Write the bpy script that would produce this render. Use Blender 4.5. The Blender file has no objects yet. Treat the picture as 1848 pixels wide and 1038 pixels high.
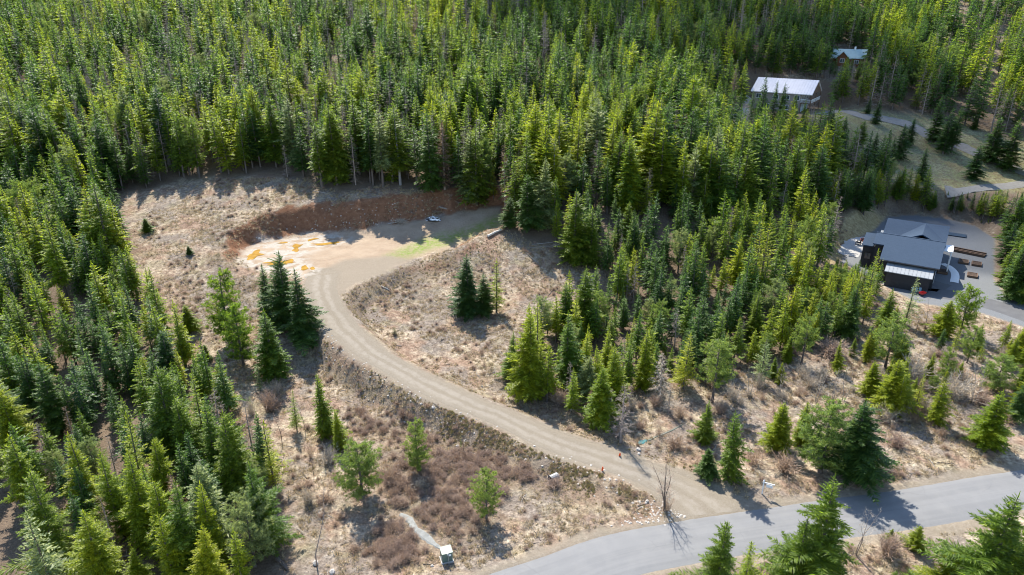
import bpy, math, random
import numpy as np
from mathutils import Vector

# ------------------------------------------------------------------ camera
F = 1232.0; ZC = 50.0; PITCH = math.radians(22.5)
sc = bpy.context.scene
cam_d = bpy.data.cameras.new("camera"); cam = bpy.data.objects.new("camera", cam_d)
sc.collection.objects.link(cam); sc.camera = cam
cam.location = (0, 0, ZC); cam.rotation_euler = (math.pi/2 - PITCH, 0, 0)
cam_d.sensor_width = 36.0; cam_d.lens = 36.0*F/1848.0
cam_d.clip_start = 0.5; cam_d.clip_end = 6000

# ------------------------------------------------------------------ light
SUN_EL = math.radians(51); SUN_AZ = math.radians(-20)      # azimuth from +Y, negative = to the left
world = bpy.data.worlds.new("World"); sc.world = world; world.use_nodes = True
nt = world.node_tree
sky = nt.nodes.new("ShaderNodeTexSky"); sky.sky_type = 'NISHITA'; sky.sun_disc = False
sky.sun_elevation = SUN_EL; sky.sun_rotation = SUN_AZ
sky.altitude = 700; sky.air_density = 1.0; sky.dust_density = 0.6; sky.ozone_density = 1.2
bg = nt.nodes["Background"]; bg.inputs[1].default_value = 0.15
nt.links.new(sky.outputs[0], bg.inputs[0])
sd = bpy.data.lights.new("sun", 'SUN'); sun = bpy.data.objects.new("sun", sd); sc.collection.objects.link(sun)
sd.energy = 4.6; sd.angle = math.radians(0.55); sd.color = (1.0, 0.94, 0.84)
sdir = Vector((math.sin(SUN_AZ)*math.cos(SUN_EL), math.cos(SUN_AZ)*math.cos(SUN_EL), math.sin(SUN_EL)))
sun.rotation_euler = (-sdir).to_track_quat('-Z', 'Y').to_euler(); sun.location = sdir*300
sc.view_settings.view_transform = 'Standard'; sc.view_settings.look = 'None'
sc.view_settings.exposure = 1.28; sc.view_settings.gamma = 1.0
sc.view_settings.use_curve_mapping = False
sc.render.engine = 'CYCLES'
sc.cycles.max_bounces = 4; sc.cycles.diffuse_bounces = 2; sc.cycles.transmission_bounces = 3
sc.cycles.transparent_max_bounces = 24; sc.cycles.glossy_bounces = 2
sc.cycles.filter_width = 1.05
sc.cycles.caustics_reflective = False; sc.cycles.caustics_refractive = False

rng = np.random.default_rng(7); R = random.Random(7)
CO = sc.collection.objects

# ------------------------------------------------------------------ helpers
def at(px, py, z):
    """photo pixel (1848x1038) -> world x,y on the level plane z"""
    u = (px-924)/F; v = (519-py)/F
    dy = math.cos(PITCH)+v*math.sin(PITCH); dz = -math.sin(PITCH)+v*math.cos(PITCH)
    t = (z-ZC)/dz
    return (u*t, dy*t)
def proj(x, y, z):
    dz = z-ZC
    dep = y*math.cos(PITCH)-dz*math.sin(PITCH); up = y*math.sin(PITCH)+dz*math.cos(PITCH)
    dep = np.maximum(dep, 1e-3) if isinstance(dep, np.ndarray) else max(dep, 1e-3)
    return 924+F*x/dep, 519-F*up/dep
def smooth(t):
    t = np.clip(t, 0, 1); return t*t*(3-2*t)
def _hash(ix, iy, s):
    with np.errstate(over='ignore'):
        h = (ix.astype(np.int64)*374761393 + iy.astype(np.int64)*668265263 + s*974711) & 0x7fffffff
        h = ((h ^ (h >> 13))*1274126177) & 0x7fffffff
        h = (h ^ (h >> 16)) & 0xffff
    return h/65535.0
def vnoise(x, y, s=0):
    x = np.asarray(x, float); y = np.asarray(y, float)
    ix = np.floor(x); iy = np.floor(y); fx = smooth(x-ix); fy = smooth(y-iy)
    a = _hash(ix, iy, s); b = _hash(ix+1, iy, s); c = _hash(ix, iy+1, s); d = _hash(ix+1, iy+1, s)
    return (a*(1-fx)+b*fx)*(1-fy)+(c*(1-fx)+d*fx)*fy
def fbm(x, y, s=0, o=4):
    r = 0; a = .5; t = 0
    for i in range(o):
        r = r+a*vnoise(x*2**i, y*2**i, s+i*17); t += a; a *= .5
    return r/t
def seg_dist(x, y, pts, vals=None, closed=False):
    """distance of points to a polyline, with values interpolated along it"""
    pts = np.asarray(pts, float); n = len(pts); best = np.full(x.shape, 1e9); val = [np.zeros(x.shape) for _ in (vals or [])]
    for i in range(n if closed else n-1):
        a = pts[i]; b = pts[(i+1) % n]; d = b-a; L = max(d@d, 1e-9)
        t = np.clip(((x-a[0])*d[0]+(y-a[1])*d[1])/L, 0, 1)
        q = np.hypot(x-a[0]-t*d[0], y-a[1]-t*d[1]); m = q < best
        best = np.where(m, q, best)
        for k, v in enumerate(vals or []):
            val[k] = np.where(m, v[i]*(1-t)+v[(i+1) % n]*t, val[k])
    return (best, *val)
def inside(x, y, poly):
    x = np.asarray(x, float); y = np.asarray(y, float); r = np.zeros(x.shape, bool); n = len(poly)
    for i in range(n):
        x0, y0 = poly[i]; x1, y1 = poly[(i+1) % n]
        if y0 == y1: continue
        c = ((y0 > y) != (y1 > y)) & (x < (x1-x0)*(y-y0)/(y1-y0)+x0)
        r ^= c
    return r
def sdist(x, y, poly):
    d = seg_dist(x, y, poly, closed=True)[0]
    return np.where(inside(x, y, poly), -d, d)
def catmull(pts, n=6):
    pts = np.asarray(pts, float); P = np.vstack([2*pts[0]-pts[1], pts, 2*pts[-1]-pts[-2]]); out = []
    for i in range(1, len(P)-2):
        for k in range(n):
            t = k/n
            out.append(.5*((2*P[i])+(-P[i-1]+P[i+1])*t+(2*P[i-1]-5*P[i]+4*P[i+1]-P[i+2])*t*t+(-P[i-1]+3*P[i]-3*P[i+1]+P[i+2])*t**3))
    out.append(P[-2]); return np.array(out)

def tag(o, label=None, cat=None, group=None, kind=None):
    if label: o["label"] = label
    if cat: o["category"] = cat
    if group: o["group"] = group
    if kind: o["kind"] = kind
    return o
def mesh_np(name, V, polys, mats=(), midx=None, smooth_sh=False):
    """polys: list of int arrays, each (n,k)"""
    me = bpy.data.meshes.new(name); V = np.asarray(V, np.float32)
    me.vertices.add(len(V)); me.vertices.foreach_set("co", V.ravel())
    loops = np.concatenate([p.ravel() for p in polys]).astype(np.int32)
    sizes = np.concatenate([np.full(len(p), p.shape[1]) for p in polys]).astype(np.int32)
    starts = np.concatenate([[0], np.cumsum(sizes)[:-1]]).astype(np.int32)
    me.loops.add(len(loops)); me.loops.foreach_set("vertex_index", loops)
    me.polygons.add(len(sizes)); me.polygons.foreach_set("loop_start", starts); me.polygons.foreach_set("loop_total", sizes)
    for m in mats: me.materials.append(m)
    if midx is not None: me.polygons.foreach_set("material_index", np.asarray(midx, np.int32))
    if smooth_sh: me.polygons.foreach_set("use_smooth", np.ones(len(sizes), bool))
    me.update(calc_edges=True); me.validate(); return me
def link(name, me, parent=None, loc=(0, 0, 0), rz=0, scale=1):
    o = bpy.data.objects.new(name, me); CO.link(o)
    o.location = loc; o.rotation_euler = (0, 0, rz); o.scale = (scale,)*3 if not isinstance(scale, tuple) else scale
    if parent: o.parent = parent
    return o
def empty(name, loc, rz=0, scale=1):
    o = link(name, None, None, loc, rz, scale); o.empty_display_size = .3; return o

class MB:
    """collects simple solids into one mesh"""
    def __init__(s): s.v = []; s.f = []
    def add(s, v, f):
        n = len(s.v); s.v += [tuple(p) for p in v]; s.f += [tuple(i+n for i in q) for q in f]; return s
    def box(s, x0, x1, y0, y1, z0, z1):
        return s.add([(x0,y0,z0),(x1,y0,z0),(x1,y1,z0),(x0,y1,z0),(x0,y0,z1),(x1,y0,z1),(x1,y1,z1),(x0,y1,z1)],
                     [(0,3,2,1),(4,5,6,7),(0,1,5,4),(1,2,6,5),(2,3,7,6),(3,0,4,7)])
    def slab(s, q, t):
        """quad/polygon q (3d points, ccw from above) given thickness t downwards"""
        n = len(q); return s.add(list(q)+[(p[0],p[1],p[2]-t) for p in q],
            [tuple(range(n)), tuple(range(2*n-1, n-1, -1))]+[(i, i+n, (i+1) % n+n, (i+1) % n) for i in range(n)])
    def tube(s, pts, rad, k=6, cap=True):
        pts = [Vector(p) for p in pts]; rad = rad if isinstance(rad, (list, tuple)) else [rad]*len(pts); rings = []
        for i, p in enumerate(pts):
            d = (pts[min(i+1, len(pts)-1)]-pts[max(i-1, 0)]).normalized()
            a = d.orthogonal().normalized() if abs(d.z) < .95 else Vector((1, 0, 0))
            a = (a-d*a.dot(d)).normalized(); b = d.cross(a)
            rings.append([p+(a*math.cos(2*math.pi*j/k)+b*math.sin(2*math.pi*j/k))*rad[i] for j in range(k)])
        f = []
        for i in range(len(pts)-1):
            f += [(i*k+j, i*k+(j+1) % k, (i+1)*k+(j+1) % k, (i+1)*k+j) for j in range(k)]
        if cap: f += [tuple(range(k-1, -1, -1)), tuple(range((len(pts)-1)*k, len(pts)*k))]
        return s.add([p for r in rings for p in r], f)
    def mesh(s, name, mat, sm=False):
        me = bpy.data.meshes.new(name); me.from_pydata(s.v, [], s.f); me.materials.append(mat)
        if sm: me.polygons.foreach_set("use_smooth", [True]*len(me.polygons))
        me.update(); return me
    def build(s, name, mat, parent=None, sm=False, **k): return link(name, s.mesh(name, mat, sm), parent, **k)
def bevel(o, w=.02, seg=2):
    m = o.modifiers.new("bevel", 'BEVEL'); m.width = w; m.segments = seg; m.limit_method = 'ANGLE'; return o

# ------------------------------------------------------------------ materials
class NT:
    def __init__(s, name):
        s.m = bpy.data.materials.new(name); s.m.use_nodes = True; s.t = s.m.node_tree
        s.t.nodes.clear(); s.out = s.t.nodes.new("ShaderNodeOutputMaterial")
    def n(s, typ, **k):
        nd = s.t.nodes.new("ShaderNode"+typ)
        for a, b in k.items():
            if a.startswith("i_"):
                key = a[2:]; key = int(key) if key.isdigit() else key.replace("_", " ")
                if hasattr(b, "is_output") or isinstance(b, bpy.types.NodeSocket): s.t.links.new(b, nd.inputs[key])
                else: nd.inputs[key].default_value = b
            else: setattr(nd, a, b)
        return nd
    def noise(s, vec, scale, detail=4, rough=.55):
        return s.n("TexNoise", i_Vector=vec, i_Scale=scale, i_Detail=detail, i_Roughness=rough).outputs[0]
    def ramp(s, fac, stops, interp='LINEAR'):
        nd = s.n("ValToRGB"); s.t.links.new(fac, nd.inputs[0]); cr = nd.color_ramp; cr.interpolation = interp
        while len(cr.elements) < len(stops): cr.elements.new(.5)
        for e, (p, c) in zip(cr.elements, stops):
            e.position = p; e.color = (*c, 1) if not isinstance(c, (int, float)) else (c, c, c, 1)
        return nd.outputs[0]
    def mix(s, f, a, b, blend='MIX'):
        nd = s.n("Mix", data_type='RGBA', blend_type=blend)
        for sock, val in ((0, f), (6, a), (7, b)):
            if isinstance(val, bpy.types.NodeSocket): s.t.links.new(val, nd.inputs[sock])
            elif isinstance(val, (int, float)): nd.inputs[sock].default_value = val
            else: nd.inputs[sock].default_value = (*val, 1)
        return nd.outputs[2]
    def math(s, op, a, b=0.0, clamp=False):
        nd = s.n("Math", operation=op, use_clamp=clamp)
        for i, val in enumerate((a, b)):
            if isinstance(val, bpy.types.NodeSocket): s.t.links.new(val, nd.inputs[i])
            else: nd.inputs[i].default_value = val
        return nd.outputs[0]
    def pos(s): return s.n("NewGeometry").outputs["Position"]
    def obj(s): return s.n("TexCoord").outputs["Object"]
    def princ(s, col, rough=.9, spec=.2, bump=None, bstr=.3, bdist=.05, metal=0.0):
        p = s.n("BsdfPrincipled")
        for k, val in (("Base Color", col), ("Roughness", rough), ("Specular IOR Level", spec), ("Metallic", metal)):
            if isinstance(val, bpy.types.NodeSocket): s.t.links.new(val, p.inputs[k])
            else: p.inputs[k].default_value = (*val, 1) if isinstance(val, tuple) else val
        if bump is not None:
            b = s.n("Bump", i_Strength=bstr, i_Distance=bdist, i_Height=bump); s.t.links.new(b.outputs[0], p.inputs["Normal"])
        return p.outputs[0]
    def done(s, sh):
        s.t.links.new(sh, s.out.inputs[0]); return s.m

def mat_simple(name, c1, c2=None, scale=6.0, rough=.8, spec=.25, metal=0.0, bstr=.15):
    N = NT(name); c2 = c2 or tuple(v*.75 for v in c1); v = N.obj()
    n = N.noise(v, scale, 5, .6)
    return N.done(N.princ(N.ramp(n, [(.3, c1), (.72, c2)]), rough, spec, n, bstr, .02, metal))

def mat_leaf(name, cA, cB, cT, trans=.42):
    """needles: colour varies from tree to tree and from spray to spray"""
    N = NT(name); g = N.n("NewGeometry"); oi = N.n("ObjectInfo")
    tree = N.ramp(oi.outputs["Random"], [(0, cA), (1, cB)])
    isl = N.ramp(g.outputs["Random Per Island"], [(0, (.50, .56, .56)), (.5, (.95, .95, .9)), (1, (1.7, 1.5, 1.15))])
    col = N.mix(1.0, tree, isl, 'MULTIPLY')
    tcol = N.mix(1.0, N.mix(.55, tree, cT), isl, 'MULTIPLY')
    p = N.princ(col, .5, .38)
    tr = N.n("BsdfTranslucent", i_Color=tcol)
    mx = N.n("MixShader", i_0=trans, i_1=p, i_2=tr.outputs[0])
    return N.done(mx.outputs[0])
M = {}
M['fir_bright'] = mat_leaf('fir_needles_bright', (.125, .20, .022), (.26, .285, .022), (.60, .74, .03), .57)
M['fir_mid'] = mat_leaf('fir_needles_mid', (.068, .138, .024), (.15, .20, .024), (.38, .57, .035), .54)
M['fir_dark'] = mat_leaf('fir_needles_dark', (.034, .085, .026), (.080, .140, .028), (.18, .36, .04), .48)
M['pine'] = mat_leaf('pine_needles', (.13, .205, .055), (.20, .265, .065), (.40, .54, .08), .48)
M['fir_pale'] = mat_leaf('fir_needles_pale', (.16, .225, .095), (.25, .295, .13), (.42, .52, .14), .45)
M['rust_needles'] = mat_leaf('rust_needles', (.19, .125, .09), (.25, .165, .115), (.3, .19, .11), .25)
M['dead_twig'] = mat_simple('dead_twigs', (.30, .245, .21), (.20, .16, .135), 3)
M['bark'] = mat_simple('conifer_bark', (.14, .115, .10), (.075, .06, .052), 9)
M['bark_pale'] = mat_simple('pale_conifer_bark', (.26, .25, .245), (.15, .14, .135), 7)
M['shrub_brown'] = mat_leaf('brown_shrub_twigs', (.30, .21, .165), (.40, .30, .24), (.36, .27, .21), .25)
M['shrub_grey'] = mat_leaf('grey_shrub_twigs', (.40, .345, .30), (.50, .44, .39), (.42, .36, .31), .2)
M['shrub_purple'] = mat_leaf('purplish_shrub_twigs', (.28, .205, .18), (.37, .28, .24), (.34, .26, .22), .25)
M['dry_grass'] = mat_leaf('dry_grass_blades', (.36, .285, .195), (.47, .385, .27), (.5, .42, .3), .3)
M['weeds'] = mat_leaf('low_weeds', (.20, .18, .095), (.31, .26, .16), (.32, .30, .12), .35)
M['green_grass'] = mat_leaf('green_grass_blades', (.16, .20, .05), (.22, .25, .07), (.3, .36, .05), .35)
M['stone'] = mat_simple('pale_stone', (.48, .44, .39), (.32, .29, .26), 4)
M['wood_pale'] = mat_simple('weathered_wood', (.62, .57, .50), (.45, .40, .34), 5)
M['wood_grey'] = mat_simple('grey_dead_wood', (.33, .30, .27), (.2, .175, .155), 5)
# ------------------------------------------------------------------ terrain
PX = [-400, 0, 26, 53, 72, 86, 97, 108, 118, 138, 158, 197, 263, 342, 434, 660, 1200, 3300]
PZ = [-14, -4.5, -2.2, 0, .6, 1.5, 2.8, 4.6, 6.9, 11.6, 16, 25.3, 42, 63, 89, 145, 250, 400]
_yy = np.arange(-420, 3400, 1.0); _zz = np.interp(_yy, PX, PZ)
_k = np.hanning(19); _k /= _k.sum(); _zz = np.convolve(np.pad(_zz, 9, mode='edge'), _k, 'valid')
def profile(y): return np.interp(y, _yy, _zz)
_zr = np.interp(_yy, [-400, 0, 26, 53, 72, 86, 100, 115, 130, 150, 170, 190, 210, 235, 263, 342, 434, 660, 1200, 3300], [-14, -4.5, -2.2, 0, .5, 1.0, 1.5, 2.1, 3.0, 5.0, 8.5, 14, 20.5, 28, 36.5, 60, 87, 144, 250, 400])
_zr = np.convolve(np.pad(_zr, 9, mode='edge'), _k, 'valid')

PAD_Z = 6.3; YARD_Z = 2.0; ROAD_Z = .05; WH_Z = 20.0
PSL = .26
def padz(y): return PAD_Z+PSL*np.maximum(0, np.asarray(y, float)-132.)
def at_pad(px, py):
    x, y = at(px, py, PAD_Z)
    if y <= 132: return (x, y)
    u = (px-924)/F; v = (519-py)/F; dy = math.cos(PITCH)+v*math.sin(PITCH); dz = -math.sin(PITCH)+v*math.cos(PITCH)
    t = (PAD_Z-PSL*132-ZC)/(dz-PSL*dy); return (u*t, dy*t)
# gravel drive: left edge, right edge (photo pixels on the drive surface) and its height
DRIVE = [((1214,941),(1360,922),-.02),((1205,931),(1352,913),.10),((1180,903),(1300,883),.3),((1150,879),(1215,850),.55),((1089,855),(1143,819),1.0),((1040,838),(1090,803),1.3),
 ((981,816),(1030,785),1.7),((902,777),(956,754),2.2),((848,753),(902,732),2.6),((793,731),(848,707),3.0),((735,703),(793,682),3.4),((685,672),(743,657),3.8),
 ((643,648),(705,634),4.2),((605,618),(668,605),4.65),((577,592),(645,579),5.1),((562,560),(625,558),5.6),((551,533),(614,533),6.0),((545,514),(612,513),6.22),((549,499),(616,494),6.3)]
DL = np.array([at(*l, z) for l, r, z in DRIVE]); DR = np.array([at(*r, z) for l, r, z in DRIVE]); DZ = np.array([z for *_, z in DRIVE])
_D = catmull(np.hstack([DL, DR, DZ[:, None]]), 6)
DL, DR, DZ = _D[:, :2], _D[:, 2:4], _D[:, 4]; DL, DR = DL*.95+DR*.05, DR*.95+DL*.05
DC = (DL+DR)/2; DHW = np.hypot(*(DL-DR).T)/2
# paved road: upper and lower edges
RU = [(700,1098),(860,1040),(981,1000),(1046,976),(1116,957),(1198,942),(1257,932),(1333,921),(1402,911),(1489,898),(1591,885),(1673,872),(1754,858),(1848,844),(1960,828)]
RUW = np.array([at(*p, ROAD_Z) for p in RU])
RLW = np.array([at(*p, ROAD_Z) for p in [(1348,1003),(1380,997),(1505,980),(1564,970),(1618,963),(1710,950)]])
_w = np.mean([seg_dist(RLW[:, 0], RLW[:, 1], RUW)[0]])
def offset(p, d):
    t = np.gradient(p, axis=0); t /= np.hypot(*t.T)[:, None]; return p+np.stack([-t[:, 1], t[:, 0]], 1)*d
RUW = np.vstack([RUW[0]-(RUW[1]-RUW[0])*12+np.array([0, -40]), RUW[0]-(RUW[1]-RUW[0])*4+np.array([0, -8]), RUW, RUW[-1]+(RUW[-1]-RUW[-2])*3, RUW[-1]+(RUW[-1]-RUW[-2])*14+np.array([0, 25])])
RUS = catmull(RUW, 6); RC = offset(RUS, -_w/2); RHW = _w/2
PAD = np.array([at_pad(*p) for p in [(432,466),(448,448),(468,439),(511,429),(561,419),(643,415),(695,404),(769,395),(818,384),(860,377),(903,374),(909,414),(877,425),(804,451),
    (745,469),(700,490),(640,512),(612,530),(548,520),(540,506),(500,498),(470,488),(448,476)]])
YARD = np.array([at(*p, YARD_Z) for p in [(1515,474),(1536,436),(1575,417),(1600,392),(1640,388),(1715,396),(1760,408),(1795,430),(1797,465),(1795,505),(1818,538),(1870,552),(1950,575),(1950,615),(1848,590),(1761,563),(1654,547),(1582,508)]])
_A = np.array(at(1368.5, 139, WH_Z+9.0)); _B = np.array(at(1478.8, 145, WH_Z+9.0)); _u = (_B-_A)/np.hypot(*(_B-_A)); _v = np.array([-_u[1], _u[0]]); _l = np.hypot(*(_B-_A))
WHP = np.array([_A+_u*a+_v*b for a, b in ((-6, -10), (_l+8, -10), (_l+7, 7), (_l-2, 10), (-2, 9), (-6, 4))])
BOWL = at(900, 520, 4.0)

def height(x, y, micro=True):
    x = np.asarray(x, float); y = np.asarray(y, float)
    sh = 14*smooth((-x-60)/80)*smooth((y-90)/60); wr_ = smooth((x-36)/40)
    h = profile(y-sh)*(1-wr_)+np.interp(y, _yy, _zr)*wr_
    h = h+(fbm(x/38, y/38, 3, 3)-.5)*2.4*smooth((y-60)/60)
    # big gully and far spurs of the hillside
    h = h+(fbm(x/140+3, y/140, 9, 3)-.5)*14*smooth((y-225)/160)
    d = ((x-BOWL[0]-4)/20)**2+((y-BOWL[1])/13)**2
    h = h-2.4*np.exp(-d)
    nz = (fbm(x/9, y/9, 21, 3)-.5)*.9+(fbm(x/1.9, y/1.9, 5, 3)-.5)*.42
    flat = np.zeros(x.shape)
    for poly, z, B in ((YARD, YARD_Z, 5.0), (WHP, WH_Z, 9.0)):
        s = sdist(x, y, poly); w = 1-smooth(s/B); h = h*(1-w)+z*w; flat = np.maximum(flat, w)
    s = sdist(x, y, PAD)+(vnoise(x/2.2, y/2.2, 31)-.5)*1.8+(vnoise(x/.8, y/.8, 32)-.5)*.7; w = 1-smooth(s/4.2)
    h = h*(1-w)+(padz(y)+(fbm(x/6, y/6, 8, 2)-.5)*.10)*w; flat = np.maximum(flat, w*.93)
    s, z, hw = seg_dist(x, y, DC, [DZ, DHW]); s = s-hw
    w = 1-smooth(s/(3.2+.8*vnoise(x/4, y/4, 2))); h = h*(1-w)+z*w; flat = np.maximum(flat, w)
    on = smooth((-s-.05)/.5); h = h-.10*on
    s = seg_dist(x, y, RC)[0]-RHW; w = 1-smooth(s/4.0); h = h*(1-w)+ROAD_Z*w; flat = np.maximum(flat, 1-smooth(s/2.2))
    h = h-.14*smooth((-s-.05)/.5)
    return h+nz*(1-flat) if micro else h

# lattice used to put things on the ground
GX0, GY0, GS = -190.0, 28.0, .6
gx = np.arange(GX0, 240, GS); gy = np.arange(GY0, 470, GS)
_X, _Y = np.meshgrid(gx, gy); HM = height(_X, _Y)
def gz(x, y):
    fx = np.clip((np.asarray(x, float)-GX0)/GS, 0, len(gx)-1.001); fy = np.clip((np.asarray(y, float)-GY0)/GS, 0, len(gy)-1.001)
    i = fx.astype(int); j = fy.astype(int); a = fx-i; b = fy-j
    return (HM[j, i]*(1-a)+HM[j, i+1]*a)*(1-b)+(HM[j+1, i]*(1-a)+HM[j+1, i+1]*a)*b
_ts = np.arange(40, 520, .25)
def ground(px, py):
    """photo pixel -> point on the terrain"""
    u = (px-924)/F; v = (519-py)/F
    dy = math.cos(PITCH)+v*math.sin(PITCH); dz = -math.sin(PITCH)+v*math.cos(PITCH)
    ys = _ts; t = ys/dy; z = ZC+dz*t; g = gz(u*t, ys); k = int(np.argmax(z < g))
    if not (z < g).any(): k = len(ys)-1
    if k > 0:
        a = (z-g)[k-1]; b = (z-g)[k]; f = a/(a-b+1e-9); y = ys[k-1]+f*.25
    else: y = ys[0]
    x = u*y/dy; return (float(x), float(y), float(gz(x, y)))
def gpoly(pts): return np.array([ground(*p)[:2] for p in pts])

def axis(lo, hi, step, far, grow=1.25):
    a = [lo]
    while a[-1] < hi: a.append(a[-1]+step(a[-1]))
    s = step(a[-1]); b = [a[-1]]
    while b[-1] < far[1]: s *= grow; b.append(b[-1]+s)
    s = step(a[0]); c = [a[0]]
    while c[-1] > far[0]: s *= grow; c.append(c[-1]-s)
    return np.array(c[:0:-1]+a+b[1:])
ys_ = axis(42, 460, lambda y: .0066*y if y < 175 else .013*y, (-600, 3200))
xs_ = axis(-120, 150, lambda x: .46, (-3000, 3000), 1.12)
X, Y = np.meshgrid(xs_, ys_); Z = height(X, Y)
nx, ny = len(xs_), len(ys_)
idx = np.arange(nx*ny).reshape(ny, nx)
quads = np.stack([idx[:-1, :-1], idx[:-1, 1:], idx[1:, 1:], idx[1:, :-1]], -1).reshape(-1, 4)

# zones of the photo, as outlines on the ground
CLEAR_PX = [(222,352),(330,328),(450,318),(545,322),(575,345),(640,348),(690,338),(760,348),(800,366),(880,376),(905,400),(908,418),(985,455),(1015,478),(1085,488),(1082,530),(1040,565),(1000,600),(960,610),(930,640),(903,690),
 (1050,768),(1100,735),(1160,712),(1240,690),(1330,668),(1420,650),(1500,625),(1570,590),(1600,530),(1530,485),(1512,455),(1500,405),(1560,372),(1610,378),(1720,396),(1790,420),(1802,460),(1797,505),(1822,542),(1930,570),(2300,640),(2300,1300),(540,1300),(532,1040),
 (522,990),(505,890),(460,800),(405,730),(352,655),(310,600),(270,545),(240,490),(228,420)]
LAWN_PX = [(1488,306),(1500,244),(1472,226),(1440,216),(1478,196),(1530,198),(1600,203),(1680,212),(1760,232),(1870,262),(1870,350),(1700,350),(1560,322)]
PALE_PX = [(430,470),(470,436),(560,420),(640,418),(625,440),(560,455),(545,470),(580,490),(545,502),(500,498),(455,482)]
MOSS_PX = [(700,462),(760,432),(850,410),(900,388),(905,408),(860,424),(790,448),(730,468)]
GOLD_PX = [(1492,440),(1500,400),(1540,380),(1600,385),(1600,412),(1548,430),(1525,470),(1500,478)]
SHRUB_PX = [(590,640),(700,700),(850,775),(1000,830),(1140,890),(1120,930),(960,900),(880,960),(790,985),(740,1000),(660,1000),(640,900),(700,820),(640,740),(590,690)]
CLEAR = gpoly([(min(max(a, -400), 2300), min(b, 1180)) for a, b in CLEAR_PX]); LAWN = gpoly(LAWN_PX)
PALE = np.array([at_pad(*p) for p in PALE_PX]); MOSS = np.array([at_pad(*p) for p in MOSS_PX]); GOLD = gpoly(GOLD_PX); SHRUBP = gpoly(SHRUB_PX)
xf, yf = X.ravel(), Y.ravel()
jit = (fbm(xf/5, yf/5, 40, 3)-.5)
def soft(poly, B, j=3.0): return 1-smooth((sdist(xf, yf, poly)+jit*j*2+B/2)/B)
padd = sdist(xf, yf, PAD); slope = np.hypot(*np.gradient(Z, ys_, xs_)).ravel()
near_pad = 1-smooth((padd-4.5)/2.5)
soil = near_pad*smooth((slope-.30)/.25)*smooth((yf-112)/8)*(padd > -.8)
dd, dhw = seg_dist(xf, yf, DC, [DHW]); dd = dd-dhw
rd = seg_dist(xf, yf, RC)[0]-RHW
mud = 1-smooth((padd+1.0+jit*2)/1.6)
gravel = np.maximum(1-smooth((dd+jit*1.5)/.9), .85*(1-smooth((rd-.3+jit*1.6)/1.3)))
apron = np.array([at(*p, .2) for p in [(1205,931),(1352,913),(1395,905),(1320,880),(1215,848),(1150,880)]])
gravel = np.maximum(gravel, soft(apron, 1.5, .6))
gpad = np.array([at_pad(*p) for p in [(548,505),(620,470),(700,462),(745,468),(700,492),(640,514),(612,533),(550,530)]])
gravel = np.maximum(gravel, soft(gpad, 2.5, .8)*.9)
gravel = np.maximum(gravel, soft(YARD, .8, .3))
pale = soft(PALE, 2.5, 1.2); moss = np.maximum(soft(MOSS, 4, 1.0), soft(LAWN, 6, 2)*.5); gold = soft(GOLD, 4, 1.5)
bank = smooth(1-np.abs(dd-1.7)/1.9)*(yf < 92+.0*xf)*smooth((slope-.12)/.2)
shrub = np.maximum(soft(SHRUBP, 5, 2.5)*.8*smooth((fbm(xf/3.5, yf/3.5, 61, 3)-.38)/.2), bank*.7)
padbank = near_pad*smooth((padd-.2)/.8)*(yf < 122)*smooth((slope-.14)/.2)
shrub = np.maximum(shrub, padbank*.75)
forest = 1-np.maximum(soft(CLEAR, 5, 2), soft(LAWN, 8, 3)); forest *= (yf > 40)
forest = np.where((yf > 230) & (xf > 85), forest*.35, forest)
gme = mesh_np("ground", np.stack([xf, yf, Z.ravel()], 1), [quads], smooth_sh=True)
for nm, chans in (("zone_a", (soil, gravel, mud)), ("zone_b", (moss, forest, shrub)), ("zone_c", (pale, gold, soft(YARD, .8, .3)))):
    at_ = gme.color_attributes.new(nm, 'FLOAT_COLOR', 'POINT')
    c = np.ones((len(xf), 4), np.float32); c[:, 0], c[:, 1], c[:, 2] = [np.clip(q, 0, 1) for q in chans]
    at_.data.foreach_set("color", c.ravel())

N = NT("ground_soil"); P = N.pos()
def zone(nm):
    s = N.n("SeparateColor"); a = N.n("Attribute", attribute_name=nm); N.t.links.new(a.outputs["Color"], s.inputs[0]); return s.outputs
za, zb, zc = zone("zone_a"), zone("zone_b"), zone("zone_c")
n1 = N.noise(P, .22, 6, .62); n2 = N.noise(P, 1.3, 6, .65); n3 = N.noise(P, 7.0, 4, .7); n4 = N.noise(P, .07, 3, .5)
straw = N.ramp(n2, [(.26, (.10, .072, .052)), (.40, (.20, .155, .115)), (.55, (.33, .27, .20)), (.76, (.50, .43, .335))])
redg = N.ramp(n2, [(.25, (.11, .07, .05)), (.5, (.215, .145, .105)), (.75, (.33, .245, .185))])
olive = N.ramp(n2, [(.25, (.115, .10, .052)), (.55, (.25, .22, .13)), (.8, (.38, .335, .22))])
c = N.mix(N.ramp(n1, [(.45, 0.0), (.56, .9)]), straw, redg)
gb = N.ramp(n2, [(.25, (.10, .085, .072)), (.55, (.20, .17, .145)), (.8, (.31, .275, .24))])
c = N.mix(N.ramp(N.noise(P, .13, 4, .6), [(.48, 0.0), (.56, .85)]), c, gb)
c = N.mix(N.ramp(N.noise(P, .33, 4, .6), [(.50, 0.0), (.68, .55)]), c, olive)
patch = N.ramp(N.noise(P, .55, 5, .7), [(.55, 0.0), (.68, .75)])
c = N.mix(patch, c, (.125, .086, .062))
nf = N.noise(P, 3.6, 5, .72); nff = N.noise(P, 2.1, 3, .6)
c = N.mix(1.0, c, N.ramp(nf, [(.30, (.42, .40, .38)), (.45, (.98, .97, .95)), (.58, (1.28, 1.27, 1.23)), (.74, (1.8, 1.76, 1.68))]), 'MULTIPLY')
c = N.mix(N.ramp(nff, [(.60, 0.0), (.70, .65)]), c, (.115, .080, .058))
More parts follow.
